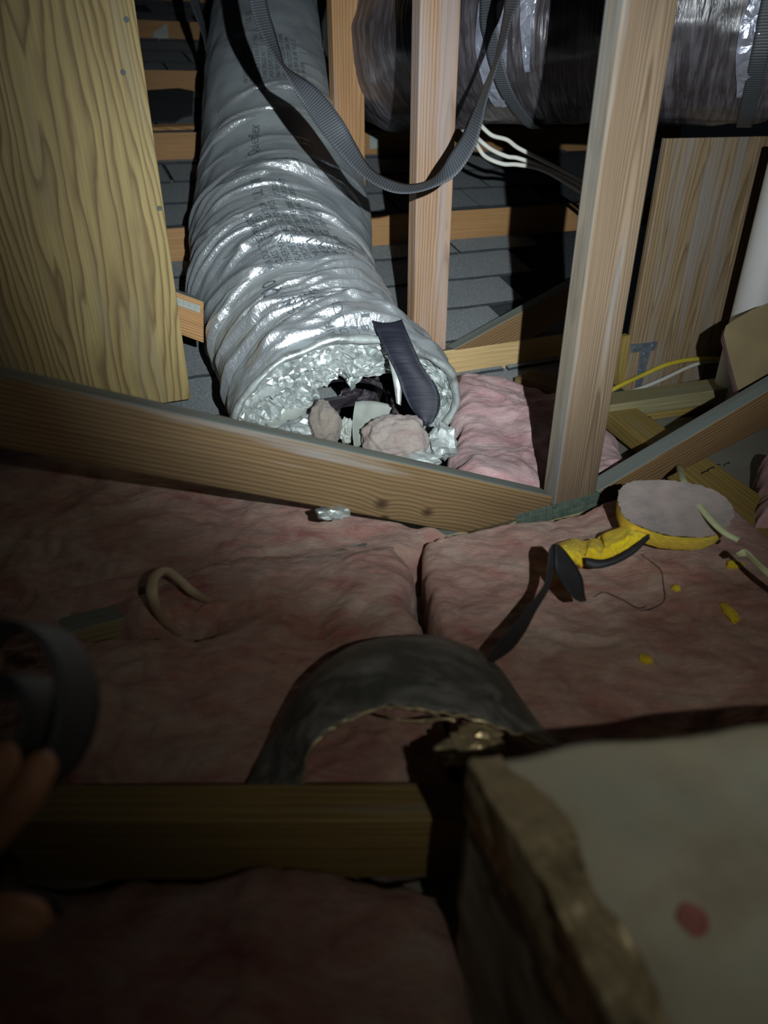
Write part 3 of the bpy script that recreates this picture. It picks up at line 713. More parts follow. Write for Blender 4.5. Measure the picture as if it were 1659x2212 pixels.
# ---------------------------------------------------------------- silver duct
DUCT = thing('flexible_duct', 'large silver grey flexible duct with torn open end resting on the insulation', 'duct', atz(760, 985, 0.0))
path = [cz(752, 893, 1.345), cz(700, 800, 1.47), cz(652, 715, 1.58), cz(614, 600, 1.73), cz(608, 400, 1.97), cz(592, 200, 2.20), cz(590, 60, 2.40), cz(625, -60, 2.62), cz(720, -150, 2.95)]
NA = 240
DC = crom(path, 420); DT, DS, DU = frames(DC)
DL = np.concatenate([[0], np.cumsum(np.linalg.norm(np.diff(DC, axis=0), axis=1))])
RH = np.interp(DL, [0, 0.15, 0.35, 0.7, 1.1, 1.6, 3], [0.214, 0.211, 0.203, 0.224, 0.222, 0.205, 0.20])
RVt = np.interp(DL, [0, 0.2, 0.45, 3], [0.158, 0.175, 0.200, 0.205])
# sideways: DS may point right or left; make it image right
if DS[0][0] < 0: DS = -DS; 
_cr = np.random.RandomState(23)
CREASES = []
for k in range(84):
    s0 = 0.02+1.45*_cr.rand()**1.7; wgt = float(sstep(1.5, 0.2, s0)*0.85+0.15)
    CREASES.append((s0, math.pi*(0.20+0.66*_cr.rand()), (0.35+0.95*_cr.rand())*(0.5+0.5*wgt), 0.14*(_cr.rand()-0.5), 0.03*(_cr.rand()-0.3), (0.0045+0.008*_cr.rand())*wgt+0.0012, 0.014+0.04*_cr.rand(), 0.0055+0.008*_cr.rand()))
def duct_disp(s, a):
    """wrinkles: folds running round the duct, stronger towards the open end"""
    ca, sa = np.cos(a), np.sin(a)
    P = np.stack([s*8.5+0.55*np.sin(a*1.0+0.5)+0.25*perlin(np.stack([s*3, ca*1.3, sa*1.3], -1)), ca*0.95, sa*0.95], -1)
    r1 = np.clip(ridged(P, 2)-0.55, 0, 2); w1 = sstep(1.05, 0.15, s)*0.9+0.10
    P2 = np.stack([s*21+1.1*np.sin(a+0.9), ca*1.7, sa*1.7], -1); r2 = np.clip(ridged(P2+7.7, 2)-0.7, 0, 2)
    w2 = sstep(0.95, 0.1, s)*0.9+0.05
    soft = fbm(np.stack([s*3.0, ca*1.1, sa*1.1], -1)+3.3, 3)
    P3 = np.stack([s*60, ca*9, sa*9], -1); r3 = fbm(P3, 2)
    d = 0.0060*w1*r1**1.5+0.0018*w2*r2**1.4+0.012*soft+0.0006*r3*w2
    cr = np.clip(w1*(r1-0.85)*0.5+w2*(r2-0.9)*0.35, 0, 0.35)
    for s0, a0, la, k1, k2, A_, wb, wf in CREASES:
        da = a-a0; lens = np.clip(1-(da/la)**2, 0, 1)
        x = s-(s0+k1*da+k2*da*da+0.0022*np.sin(da*6+s0*40)); f_ = wf*np.sqrt(lens)+1e-4
        prof = np.where(x > 0, np.exp(-x/wb), np.clip(1+x/f_, 0, 1)); d = d+A_*lens*prof
        cr = np.maximum(cr, sstep(0.02, 0.25, lens)*np.where(x > 0, np.exp(-x/0.004), sstep(-f_*1.15, -f_*0.8, x)))
    return d, cr
def duct_pt(s, a, lift=0.0):
    s = np.asarray(s, float); a = np.asarray(a, float)
    C = np.stack([np.interp(s, DL, DC[:, i]) for i in range(3)], -1)
    S = np.stack([np.interp(s, DL, DS[:, i]) for i in range(3)], -1); U = np.stack([np.interp(s, DL, DU[:, i]) for i in range(3)], -1)
    d, cr = duct_disp(s, a); rh = np.interp(s, DL, RH); rv = np.interp(s, DL, RVt)
    # ragged open end
    P = C+S*((rh+d+lift)*np.cos(a))[..., None]+U*((rv+d+lift)*np.sin(a))[..., None]
    return P, cr
SROW = np.concatenate([np.linspace(0, 1.5, 720), np.linspace(1.51, DL[-1], 80)]); NS = len(SROW)-1
s_, a_ = np.meshgrid(SROW, np.linspace(0, 2*math.pi, NA, endpoint=False), indexing='ij')
Pd, Cr = duct_pt(s_, a_)
fs = []
for i in range(NS):
    for j in range(NA):
        k = (j+1) % NA; fs.append((i*NA+j, i*NA+k, (i+1)*NA+k, (i+1)*NA+j))
me = mesh('jacket', Pd.reshape(-1, 3), fs)
at = me.attributes.new('crease', 'FLOAT', 'POINT'); at.data.foreach_set('value', Cr.reshape(-1).astype(np.float32))
uvl = me.uv_layers.new(name='UVMap'); sv = s_.reshape(-1); av = a_.reshape(-1); li = np.array([l.vertex_index for l in me.loops])
av2 = av[li]*0.22; uvl.data.foreach_set('uv', np.stack([sv[li], np.sin(av[li])*0.3+np.cos(av[li])*0.3], -1).reshape(-1).astype(np.float32))
put('jacket', me, JACK, DUCT)

# rolled rim and the foil folded inwards
def end_frame(dep):
    s = max(0.0, dep); C = np.array([np.interp(s, DL, DC[:, i]) for i in range(3)])-DT[0]*min(0.0, dep)*-1
    return C, DS[0], DU[0], DT[0]
rim = []
for j in range(97):
    a = 2*math.pi*j/96; P, _ = duct_pt(np.array(0.0), np.array(a)); rim.append(tuple(P+DT[0]*(-0.004+0.006*float(perlin(np.array([math.cos(a)*3, math.sin(a)*3, 2.2]))))))
C = np.array(rim); vs = []; fs = []; n = 96; sg = 10
cen = C.mean(0)
for i in range(n):
    rad = C[i]-cen; rad /= np.linalg.norm(rad); rr = 0.0075+0.004*float(perlin(np.array([i*0.35, 1.1, 0.3])))
    for j in range(sg):
        b = 2*math.pi*j/sg; vs.append(C[i]-rad*0.004+rad*rr*math.cos(b)+DT[0]*rr*1.2*math.sin(b))
for i in range(n):
    for j in range(sg):
        k = (j+1) % sg; m_ = (i+1) % n; fs.append((i*sg+j, m_*sg+j, m_*sg+k, i*sg+k))
put('rim', mesh('rim', vs, fs), FOIL, DUCT, 'rolled bright foil rim')
# folded-in cuff: from rim towards the middle, set back into the duct
NAc, NR = 132, 22
aa = np.linspace(0, 2*math.pi, NAc+1); tt = np.linspace(0, 1, NR+1)
inner = np.interp(aa, np.radians([0, 25, 45, 62, 80, 95, 112, 135, 160, 180, 200, 225, 270, 315, 340, 360]),
                  [0.80, 0.76, 0.64, 0.44, 0.24, 0.42, 0.40, 0.34, 0.32, 0.42, 0.62, 0.80, 0.86, 0.86, 0.82, 0.80])
inner = inner+0.03*perlin(np.stack([np.cos(aa)*6, np.sin(aa)*6, aa*0], -1))
A2, T2 = np.meshgrid(aa, tt, indexing='ij'); IN = np.repeat(inner[:, None], NR+1, 1)
frac = 0.985*(1-T2)+IN*T2
depth = 0.004+0.022*sstep(0, 1, 1-frac)+0.035*np.clip(-np.sin(A2), 0, 1)*T2
crum = 0.016*fbm(np.stack([np.cos(A2)*frac*4.5, np.sin(A2)*frac*4.5, frac*5+4], -1), 3)+0.010*np.maximum(0, ridged(np.stack([np.cos(A2)*2.2, np.sin(A2)*2.2, frac*11+8], -1), 2)-0.6)
depth = depth+(crum+0.0036*np.random.RandomState(5).normal(size=crum.shape))*np.minimum(1, T2*5)
A2 = A2+0.012*np.random.RandomState(6).normal(size=A2.shape)*np.minimum(1, T2*5)*(np.abs(A2-math.pi) < math.pi-0.05)
Rr, _ = duct_pt(np.zeros_like(A2), A2)
c0 = DC[0]
Pc = c0+(Rr-c0)*frac[..., None]+DT[0]*depth[..., None]
fs = []
for i in range(NAc):
    for j in range(NR):
        q0, q1, q2, q3 = i*(NR+1)+j, (i+1)*(NR+1)+j, (i+1)*(NR+1)+j+1, i*(NR+1)+j+1
        fs.extend([(q0, q1, q2), (q0, q2, q3)] if (i+j) % 2 else [(q0, q1, q3), (q1, q2, q3)])
put('folded_cuff', mesh('folded_cuff', Pc.reshape(-1, 3), fs, False), FOIL, DUCT, 'crumpled silver foil folded into the opening')
# dark inner core inside
nn, sg = 50, 64; vs = []; fs = []
for i in range(nn+1):
    s = 0.05+0.45*i/nn; Cc = np.array([np.interp(s, DL, DC[:, k]) for k in range(3)])-DU[0]*0.055-DS[0]*0.01
    for j in range(sg):
        a = 2*math.pi*j/sg; r = 0.115+0.006*float(perlin(np.array([s*22, math.cos(a)*2, math.sin(a)*2])))+0.003*math.sin(s*160)
        vs.append(Cc+DS[0]*r*1.15*math.cos(a)+DU[0]*r*0.82*math.sin(a))
for i in range(nn):
    for j in range(sg):
        k = (j+1) % sg; fs.append((i*sg+j, i*sg+k, (i+1)*sg+k, (i+1)*sg+j))
fs.append(tuple(range(nn*sg, nn*sg+sg)))
put('inner_core', mesh('inner_core', vs, fs), BLKP, DUCT, 'dark purplish black plastic core')
# black liner flap on the right of the opening
ZF = 1.30
def flap(name, rows, mat, bow=0.012, label=None, thick=0.0015):
    R = [(cz(x1, y1, z1), cz(x2, y2, z2)) for x1, y1, z1, x2, y2, z2 in rows]
    return ribbon(name, R, mat, DUCT, thick, 60, label, 8, bow)
flap('liner_flap', [(804, 692, 1.262, 868, 690, 1.262), (822, 735, 1.245, 884, 728, 1.245), (840, 772, 1.24, 912, 790, 1.24), (858, 810, 1.235, 946, 842, 1.245), (872, 850, 1.235, 950, 880, 1.25), (890, 884, 1.24, 938, 908, 1.25), (918, 912, 1.245, 926, 920, 1.25)], BLKF, -0.008, 'black plastic flap hanging at the right of the opening')
flap('foil_strip', [(838, 770, 1.25, 868, 776, 1.25), (846, 805, 1.245, 870, 808, 1.245), (852, 840, 1.245, 868, 845, 1.245), (856, 870, 1.25, 866, 876, 1.25)], FOIL, 0.003)
flap('paper_strip', [(578, 884, 1.33, 576, 925, 1.30), (610, 876, 1.33, 608, 922, 1.30), (645, 868, 1.34, 648, 905, 1.31), (672, 862, 1.36, 680, 880, 1.34)], PAPER, 0.004, 'pale paper strip')
flap('folded_fin', [(768, 868, 1.30, 766, 966, 1.24), (790, 866, 1.32, 780, 960, 1.27), (815, 868, 1.35, 800, 920, 1.31), (850, 876, 1.38, 840, 905, 1.36)], PAPER, 0.006, 'folded grey fin standing up in the opening')
def lump(name, c, r, mat, parent, seed, amp=0.3, label=None, sub=4, freq=1.6):
    bm = bmesh.new(); bmesh.ops.create_icosphere(bm, subdivisions=sub, radius=1.0)
    V = np.array([v.co[:] for v in bm.verts]); d = 1+amp*fbm(V*freq+seed, 4)+amp*0.25*ridged(V*freq*2.2+seed, 2)+0.035*fbm(V*7+seed, 3)
    for v, k in zip(bm.verts, d): v.co = Vector((v.co.x*r[0]*k, v.co.y*r[1]*k, v.co.z*r[2]*k))+Vector(c)
    return put(name, from_bm(name, bm, 'foil' not in name), mat, parent, label)
lump('insulation_lump', cz(856, 948, 1.255), (0.056, 0.045, 0.040), LUMP, DUCT, 2.2, 0.17, 'dusty pink insulation lump, the larger one', 5, 1.7)
lump('insulation_lump', cz(700, 922, 1.27), (0.027, 0.03, 0.045), LUMPB, DUCT, 6.1, 0.20, 'brown grey insulation tuft', 5, 1.5)
lump('foil_scrap', cz(655, 925, 1.28), (0.030, 0.025, 0.018), FOIL, DUCT, 8.1, 0.5, None, 3)
lump('foil_scrap', cz(905, 995, 1.235), (0.032, 0.02, 0.012), FOIL, DUCT, 11.1, 0.5, None, 3)
lump('foil_scrap', cz(955, 955, 1.27), (0.024, 0.02, 0.030), FOIL, DUCT, 14.4, 0.5, None, 3)
lump('foil_scrap', cz(748, 930, 1.29), (0.012, 0.014, 0.022), PAPER, DUCT, 15.4, 0.4)

# printing on the jacket
TXT = thing  # (text is part of the duct)
def text_mesh(body, size, font_shear=0.0):
    cu = bpy.data.curves.new('txt', 'FONT'); cu.body = body; cu.size = size; cu.shear = font_shear; cu.resolution_u = 2; cu.space_line = 0.95
    ob = bpy.data.objects.new('txt', cu); COL.objects.link(ob)
    dg = bpy.context.evaluated_depsgraph_get(); me = bpy.data.meshes.new_from_object(ob.evaluated_get(dg))
    bpy.data.objects.remove(ob); return me
def px_to_sa(px, py):
    """nearest duct surface point (front side) to a pixel"""
    best = None; dx = Pd-np.array(CAM)[None, None]
    return best
_q = (Pd-np.array(CAM)); _Z = _q @ np.array(Fv); _X = CX+(_q[..., 0])/_Z*F_PX; _Y = CY-(_q @ np.array(Uv))/_Z*F_PX
_up = np.sin(a_) > -0.2
def find_sa(px, py):
    e = (_X-px)**2+(_Y-py)**2+np.where(_up, 0, 1e9)+(_Z-1.0)*3
    i = np.unravel_index(np.argmin(e), e.shape); return s_[i], a_[i]
def print_text(body, px, py, size, shear=0.0, skew=0.0):
    s0, a0 = find_sa(px, py); me = text_mesh(body, size, shear)
    bm = bmesh.new(); bm.from_mesh(me); bpy.data.meshes.remove(me)
    bmesh.ops.triangulate(bm, faces=bm.faces)
    V = np.array([v.co[:] for v in bm.verts])
    s = s0+V[:, 0]; a = a0+V[:, 1]/0.215+V[:, 0]*skew       # reads up the duct, letter tops to the left
    P, _ = duct_pt(s, a, 0.0022)
    for v, p in zip(bm.verts, P): v.co = Vector(p)
    me = bpy.data.meshes.new('printed_text'); bm.to_mesh(me); bm.free()
    o = put('printed_text', me, INKC, DUCT); o['kind'] = 'stuff'; return o
PARA = "AIR DUCT CONNECTOR\nCLASS 1 UL 181 LISTED\nTHERMAL R 6.0 INSULATION\nFLAME SPREAD NOT OVER 25\nSMOKE DEVELOPED 50\nMAXIMUM POSITIVE PRESSURE\nNEGATIVE PRESSURE 1 IN WG\nRATED VELOCITY 5000 FPM\nINSTALL PER UL 181 RULES\nMADE IN USA"
print_text("Quietflex", 556, 334, 0.040, 0.25)
print_text(PARA, 534, 180, 0.0175)
print_text("R6\nUL\n181", 600, 345, 0.022)
print_text("(UL) 10", 572, 432, 0.032)
print_text("LISTED\nAIR DUCT\nCLASS 1", 606, 430, 0.018)
print_text(PARA, 596, 580, 0.0200)
print_text("FLEX - R6", 575, 520, 0.024)
print_text("Qf 10", 612, 640, 0.046, 0.25)
print_text("QUALITY\nDUCT\nCLASS 1", 640, 678, 0.020)
print_text("MADE", 700, 640, 0.022)
print_text("UL 181", 545, 50, 0.026)
print_text("AIR\nDUCT\nUL\n181", 730, 755, 0.022)

# ---------------------------------------------------------------- dark ducts at the top right
def dark_duct(name, label, pts, radii, seed, dome=False, flat=1.0, mat=BLKD, seam=None):
    n, sg = 180, 120; C = crom(pts, n); Tt, S, U = frames(C, (0.05, 0.02, 1)); L_ = np.concatenate([[0], np.cumsum(np.linalg.norm(np.diff(C, axis=0), axis=1))])
    R = np.interp(np.linspace(0, 1, n+1), np.linspace(0, 1, len(radii)), radii)
    if dome:
        q = np.clip(L_/0.12, 0, 1); R = R*np.sqrt(np.clip(1-(1-q)**2, 0.0001, 1))
    a = np.linspace(0, 2*math.pi, sg, endpoint=False); LL, AA = np.meshgrid(L_, a, indexing='ij')
    d = 0.010*fbm(np.stack([LL*5, np.cos(AA)*1.2, np.sin(AA)*1.2], -1)+seed, 3)+0.004*ridged(np.stack([LL*8+np.sin(AA), np.cos(AA)*4, np.sin(AA)*4], -1)+seed, 3)
    if seam is not None:
        for sx, dp in seam: d = d-dp*np.exp(-((LL-sx)/0.028)**2)*(1+0.3*np.sin(AA*7))
    P = C[:, None]+S[:, None]*((R[:, None]+d)*np.cos(AA))[..., None]+U[:, None]*((R[:, None]*flat+d)*np.sin(AA))[..., None]
    UVX = np.stack([LL, np.cos(AA)*0.22+np.sin(AA)*0.22], -1).reshape(-1, 2)
    fs = []
    for i in range(n):
        for j in range(sg):
            k = (j+1) % sg; fs.append((i*sg+j, i*sg+k, (i+1)*sg+k, (i+1)*sg+j))
    fs.append(tuple(range(sg))[::-1]); fs.append(tuple(n*sg+j for j in range(sg)))
    me = mesh(name, P.reshape(-1, 3), fs); l = me.uv_layers.new(name='UVMap'); li = np.array([q.vertex_index for q in me.loops]); l.data.foreach_set('uv', UVX[li].reshape(-1).astype(np.float32))
    return me, C, S, U, L_, R, d
bp = [(-0.02, 3.0, H+0.22), (-0.02, 2.75, H+0.17), (0.06, 2.42, H+0.14), (0.30, 2.12, H+0.165), (0.60, 1.93, H+0.175), (0.95, 1.78, H+0.175), (1.35, 1.64, H+0.175), (1.8, 1.5, H+0.175)]
BDISP = None
def bsurf(s_v, ang, lift):
    i = int(np.clip(np.searchsorted(BL, s_v), 1, len(BL)-1)); t = (s_v-BL[i-1])/(BL[i]-BL[i-1]); k = int(round((ang % (2*math.pi))/(2*math.pi)*120)) % 120
    m_ = lambda A: A[i-1]*(1-t)+A[i]*t
    dd = max(BDISP[max(0, i-2):i+3, k]); r = 0.205+dd+lift
    return m_(BC)+m_(BS_)*r*math.cos(ang)+m_(BU)*r*math.sin(ang)
BD = thing('insulated_duct', 'big black plastic wrapped duct crossing the top right behind the posts', 'duct', (0.7, 1.9, H-0.03))
meB, BC, BS_, BU, BL, BR, BDISP = dark_duct('jacket', '', bp, [0.18, 0.185, 0.205, 0.205, 0.205, 0.205, 0.205, 0.205], 3.0, seam=[(1.66, 0.022)])
put('jacket', meB, BLKD, BD)
def ring_strip(s0, s1, a0, a1, lift, n=40, m=14, wav=0.0, taper=1.0):
    vs = []; fs = []
    for i in range(n+1):
        a = a0+(a1-a0)*i/n
        for j in range(m+1):
            wdt = 1-(1-taper)*i/n; s = (s0+s1)/2+(s1-s0)*(j/m-0.5)*wdt+wav*math.sin(a*5+j*0.2)
            vs.append(bsurf(s, a, 0.003+0.004*abs(float(perlin(np.array([s*40, a*4, 3.0]))))))
    for i in range(n):
        for j in range(m): fs.append((i*(m+1)+j, i*(m+1)+j+1, (i+1)*(m+1)+j+1, (i+1)*(m+1)+j))
    return mesh('strip', vs, fs)
# which way does S point? angle of the camera-facing side
sgn = 1 if BS_[90][1] < 0 else -1
front = 0.0 if sgn > 0 else math.pi
def fang(t): return front - sgn*0 + (t if sgn > 0 else -t)      # t>0 goes up on the camera side
FOILX = foil_mat('foil_tape_blue', (0.58, 0.62, 0.74), 0.26, 34, 0.7, 0.7, (0.25, 0.22, 0.27), 0.5)

def s_at_px(px):
    q = BC-np.array(CAM); Zq = q @ np.array(Fv); xs = CX+q[:, 0]/Zq*F_PX; ok = np.arange(len(xs)) > 60
    return float(np.interp(px, xs[ok], BL[ok]))
s1 = s_at_px(1160)
put('foil_tape', ring_strip(s1-0.035, s1+0.020, fang(1.1), fang(-0.95), 0.006, wav=0.006), FOILX, BD, 'bright crinkled foil tape')
s2 = s_at_px(1212)
put('foil_tape', ring_strip(s2-0.03, s2+0.035, fang(1.2), fang(-0.55), 0.007, taper=0.15), FOILX, BD)
s3 = s_at_px(1640)
put('foil_tape', ring_strip(s3-0.02, s3+0.02, fang(1.1), fang(-0.9), 0.006, wav=0.01), FOILX, BD)
# hanger straps round the dark duct
def hanger(px, label, slope=0.05):
    s = s_at_px(px); rows = []
    C_ = np.array([np.interp(s, BL, BC[:, k]) for k in range(3)]); Td = np.array([np.interp(s+0.01, BL, BC[:, k]) for k in range(3)])-C_; Td /= np.linalg.norm(Td)
    S_ = np.array([np.interp(s, BL, BS_[:, k]) for k in range(3)]); U_ = np.array([np.interp(s, BL, BU[:, k]) for k in range(3)])
    for t in np.linspace(-math.pi*0.98, math.pi*0.0, 14):
        a = fang(t); sh = slope*(-t/3.0); rows.append((bsurf(s+sh-0.016, a, 0.006), bsurf(s+sh+0.016, a, 0.006)))
    for h in (0.15, 0.4, 0.9):
        c = C_+S_*0.215*math.cos(front)+ZU_np*h+Td*(-0.02*h); rows.append((c-Td*0.018, c+Td*0.018))
    c = C_-S_*0.215*math.cos(front); pre = [(c+ZU_np*h-Td*0.018+Td*slope, c+ZU_np*h+Td*0.018+Td*slope) for h in (0.9, 0.3)]
    o = ribbon('hanger_strap', pre+rows, WEBB, None, 0.002, 120); tag(o, label, 'strap'); return o
ZU_np = np.array([0, 0, 1.0])
hanger(1150, 'black hanger strap pinching the dark duct beside the bright foil tape', 0.10)
hanger(1652, 'ribbed black hanger strap round the dark duct at the top right corner', 0.02)
ap = [(-0.115, 2.98, H+0.065), (-0.115, 3.15, H+0.075), (-0.12, 3.3, H+0.10), (-0.12, 3.5, H+0.14)]
meA = dark_duct('black_duct', '', ap, [0.135, 0.135, 0.135, 0.135], 8.0, dome=True, flat=1.35)[0]
BLKG = blackplastic('black_glossy_jacket', (0.016, 0.017, 0.026), 0.22, damt=0.25, sc=(6, 30, 30), spec=0.7)
o = put('black_duct', meA, BLKG); tag(o, 'glossy black rounded duct end showing behind the orange post', 'duct')

# ---------------------------------------------------------------- straps
o = strap_px('webbing_strap', [
    (531, -150, 560, -152, 1.29), (539, 0, 575, -4, 1.29), (563, 72, 593, 66, 1.29), (589, 118, 606, 112, 1.29), (612, 152, 620, 146, 1.29), (653, 224, 684, 190, 1.29),
    (693, 284, 738, 256, 1.28), (738, 338, 768, 310, 1.28), (784, 382, 800, 362, 1.28), (834, 411, 846, 389, 1.27), (878, 418, 890, 398, 1.27),
    (928, 408, 936, 383, 1.27), (984, 380, 969, 338, 1.26), (1023, 325, 996, 296, 1.26), (1040, 272, 1013, 258, 1.26), (1049, 228, 1036, 205, 1.26),
    (1062, 182, 1053, 168, 1.26), (1077, 134, 1068, 130, 1.26), (1094, 84, 1079, 79, 1.27), (1108, 34, 1088, 30, 1.27), (1124, -5, 1092, -5, 1.27), (1150, -130, 1118, -134, 1.27)],
    0.040, WEBB, n=200); tag(o, 'long black webbing strap hanging in a loop in front of the silver duct', 'strap')
o = strap_px('webbing_strap', [(396, -90, 424, -92, 2.15), (410, 0, 430, -4, 2.16), (428, 50, 442, 46, 2.17), (440, 84, 447, 80, 2.18), (446, 120, 452, 118, 2.2)], 0.04, WEBB, n=40)
tag(o, 'short black webbing strap at the upper left edge of the silver duct', 'strap')

# ---------------------------------------------------------------- cables
def cable(label, pts, r, mat, cat='cable', group=None, name='cable', flat=1.0):
    o = tube(name, pts, r, 60, 10, mat, flat=flat); tag(o, label, cat, group); return o
def cb(Z, *p): return [cz(x, y, Z+(0.0 if len(q) == 0 else q[0])) for x, y, *q in p]
cable('white cable, topmost of three running behind the near post', cb(1.85, (985, 238, .12), (1018, 258, .08), (1035, 268), (1062, 292), (1095, 302), (1120, 320), (1170, 345), (1250, 388), (1330, 440)), 0.0055, CABW)
cable('white cable, middle of three running behind the near post', cb(1.85, (985, 250, .12), (1010, 275, .08), (1031, 298), (1060, 322), (1095, 338), (1120, 342), (1175, 362), (1250, 400), (1330, 455)), 0.0055, CABW)
cable('white cable, lowest of three running behind the near post', cb(1.85, (985, 262, .12), (1010, 292, .08), (1029, 312), (1048, 338), (1085, 354), (1120, 356), (1175, 368), (1250, 412), (1330, 470)), 0.0055, CABW)
def sidp(*p): return [onsid(x, y, l) for x, y, l in p]
cable('yellow cable stretched across the foot of the siding panel', sidp((1290, 860, .06), (1340, 833, .05), (1385, 812, .035), (1440, 788, .03), (1500, 776, .03), (1565, 777, .03), (1600, 785, .03)), 0.0060, CABY)
cable('white cable below the yellow one at the siding panel', sidp((1290, 868, .06), (1330, 854, .05), (1375, 842, .045), (1430, 820, .04), (1490, 792, .03), (1530, 781, .03), (1575, 781, .03), (1600, 790, .03)), 0.0052, CABW)
zt2 = Z1-0.01
cable('cream cable loop sticking out of the batts at the left', [atz(392, 1375, zt2-0.04), atz(352, 1338, zt2+0.02), cz(330, 1290, 0.90), cz(332, 1250, 0.91), cz(356, 1233, 0.93), cz(385, 1250, 0.945), cz(415, 1278, 0.95), atz(450, 1300, zt2+0.005), atz(480, 1315, zt2-0.03)], 0.0085, CABC, flat=0.6)
# ---------------------------------------------------------------- foil-faced disc and yellow scraps
def disc():
    root = thing('duct_board_disc', 'round cut out of yellow duct board with a grey foil face', 'insulation', atz(1460, 1195, Z1-0.01))
    top = [(1337, 1062), (1345, 1052), (1372, 1042), (1420, 1040), (1470, 1043), (1515, 1052), (1552, 1068), (1576, 1090), (1582, 1112), (1574, 1135), (1555, 1152), (1525, 1161), (1480, 1161), (1435, 1156), (1395, 1143), (1365, 1130), (1345, 1112), (1336, 1085)]
    P0 = cz(1460, 1160, 1.035); nrm = Vector((-0.10, -0.42, 0.90)).normalized()
    C = crom([onp(x, y, P0, nrm) for x, y in top+top[:1]], 120)[:-1]
    n = len(C); cen = C.mean(0); nv = np.array(nrm); vs = []; fs = []
    rs = np.random.RandomState(3)
    prof = [(1.0, 0.0), (1.0, -0.008), (0.995, -0.018), (0.985, -0.027), (0.97, -0.035), (0.92, -0.040)]
    for f_, dz_ in prof:
        for i in range(n):
            j = 0.0016*rs.normal(); vs.append(cen+(C[i]-cen)*(f_+j)+nv*(dz_+0.0006*rs.normal()))
    for l in range(len(prof)-1):
        for i in range(n):
            k = (i+1) % n; fs.append((l*n+i, (l+1)*n+i, (l+1)*n+k, l*n+k))
    fs.append(tuple((len(prof)-1)*n+i for i in range(n)))
    put('yellow_core', mesh('yellow_core', vs, fs), YELF, root, 'bright yellow fibreglass edge')
    vs = [cen+nv*0.003]; fs = []; rings = 14
    for r in range(1, rings+1):
        for i in range(n):
            f_ = r/rings; jit = 1+(0.012*rs.normal()*(r == rings)); q = cen+(C[i]-cen)*f_*1.012*jit
            vs.append(q+nv*(0.0025+0.0008*float(perlin(q*40))))
    for i in range(n): fs.append((0, 1+i, 1+(i+1) % n))
    for r in range(rings-1):
        for i in range(n):
            k = (i+1) % n; fs.append((1+r*n+i, 1+(r+1)*n+i, 1+(r+1)*n+k, 1+r*n+k))
    me = mesh('foil_face', vs, fs); put('foil_face', me, FOILG, root, 'dull grey pink foil face')
disc()
def shard():
    root = thing('duct_board_shard', 'torn yellow duct board piece with dark facing beside the disc', 'insulation', atz(1300, 1215, Z1-0.01))
    up = [(1202, 1174), (1228, 1166), (1245, 1163), (1262, 1168), (1283, 1162), (1300, 1166), (1303, 1152), (1340, 1138), (1358, 1122), (1378, 1130), (1400, 1146)]
    lo = [(1208, 1186), (1222, 1200), (1240, 1212), (1262, 1224), (1264, 1204), (1300, 1212), (1322, 1206), (1345, 1198), (1368, 1182), (1388, 1168), (1404, 1158)]
    vs = []; fs = []; n = 70; m = 14; U_ = crom(up, n); L_ = crom(lo, n)
    for i in range(n+1):
        for j in range(m+1):
            t = j/m; x, y = U_[i]*(1-t)+L_[i]*t
            Z_ = 1.045+0.05*(1-t)-0.02*math.sin(math.pi*t)
            jag = 0.006*float(fbm(np.array([i*0.3, j*0.5, 3.1]), 3)); p = np.array(cz(x, y, Z_-jag)); vs.append(p)
    o2 = len(vs)
    for v in list(vs): vs.append(v+np.array([0, 0.018, -0.016]))
    def q(i, j, s=0): return s*o2+i*(m+1)+j
    for i in range(n):
        for j in range(m): fs.append((q(i, j), q(i, j+1), q(i+1, j+1), q(i+1, j))); fs.append((q(i, j, 1), q(i+1, j, 1), q(i+1, j+1, 1), q(i, j+1, 1)))
        fs.append((q(i, 0), q(i+1, 0), q(i+1, 0, 1), q(i, 0, 1))); fs.append((q(i, m), q(i, m, 1), q(i+1, m, 1), q(i+1, m)))
    for j in range(m): fs.append((q(0, j), q(0, j, 1), q(0, j+1, 1), q(0, j+1))); fs.append((q(n, j), q(n, j+1), q(n, j+1, 1), q(n, j, 1)))
    put('yellow_core', mesh('yellow_core', vs, fs), YELF, root)
    R = [(cz(*a), cz(*b)) for a, b in [((1263, 1204, 1.022), (1266, 1224, 1.02)), ((1300, 1209, 1.02), (1290, 1228, 1.015)), ((1330, 1202, 1.02), (1330, 1218, 1.015)), ((1365, 1182, 1.025), (1370, 1196, 1.02)), ((1402, 1154, 1.035), (1404, 1162, 1.03))]]
    ribbon('dark_facing', R, BLKT, root, 0.0025, 40, 'dull black facing', 6, -0.003)
shard()
for i, (px, py, r, lab) in enumerate([(1586, 1223, (0.011, 0.008, 0.006), 'yellow fluff scrap nearest the broken green strip'), (1461, 1273, (0.006, 0.006, 0.004), 'tiny yellow fluff crumb in the middle of the right batt'),
                                 (1575, 1326, (0.008, 0.019, 0.006), 'long yellow fluff scrap at the right edge of the batt'), (1394, 1426, (0.007, 0.008, 0.004), 'dim yellow fluff crumb on the shaded lower batt')]):
    o = lump('yellow_scrap', drop(px, py, 0.002), r, YELF, None, 20+i*3, 0.45, None, 3); tag(o, lab, 'scrap', 'yellow scraps on the right batt')
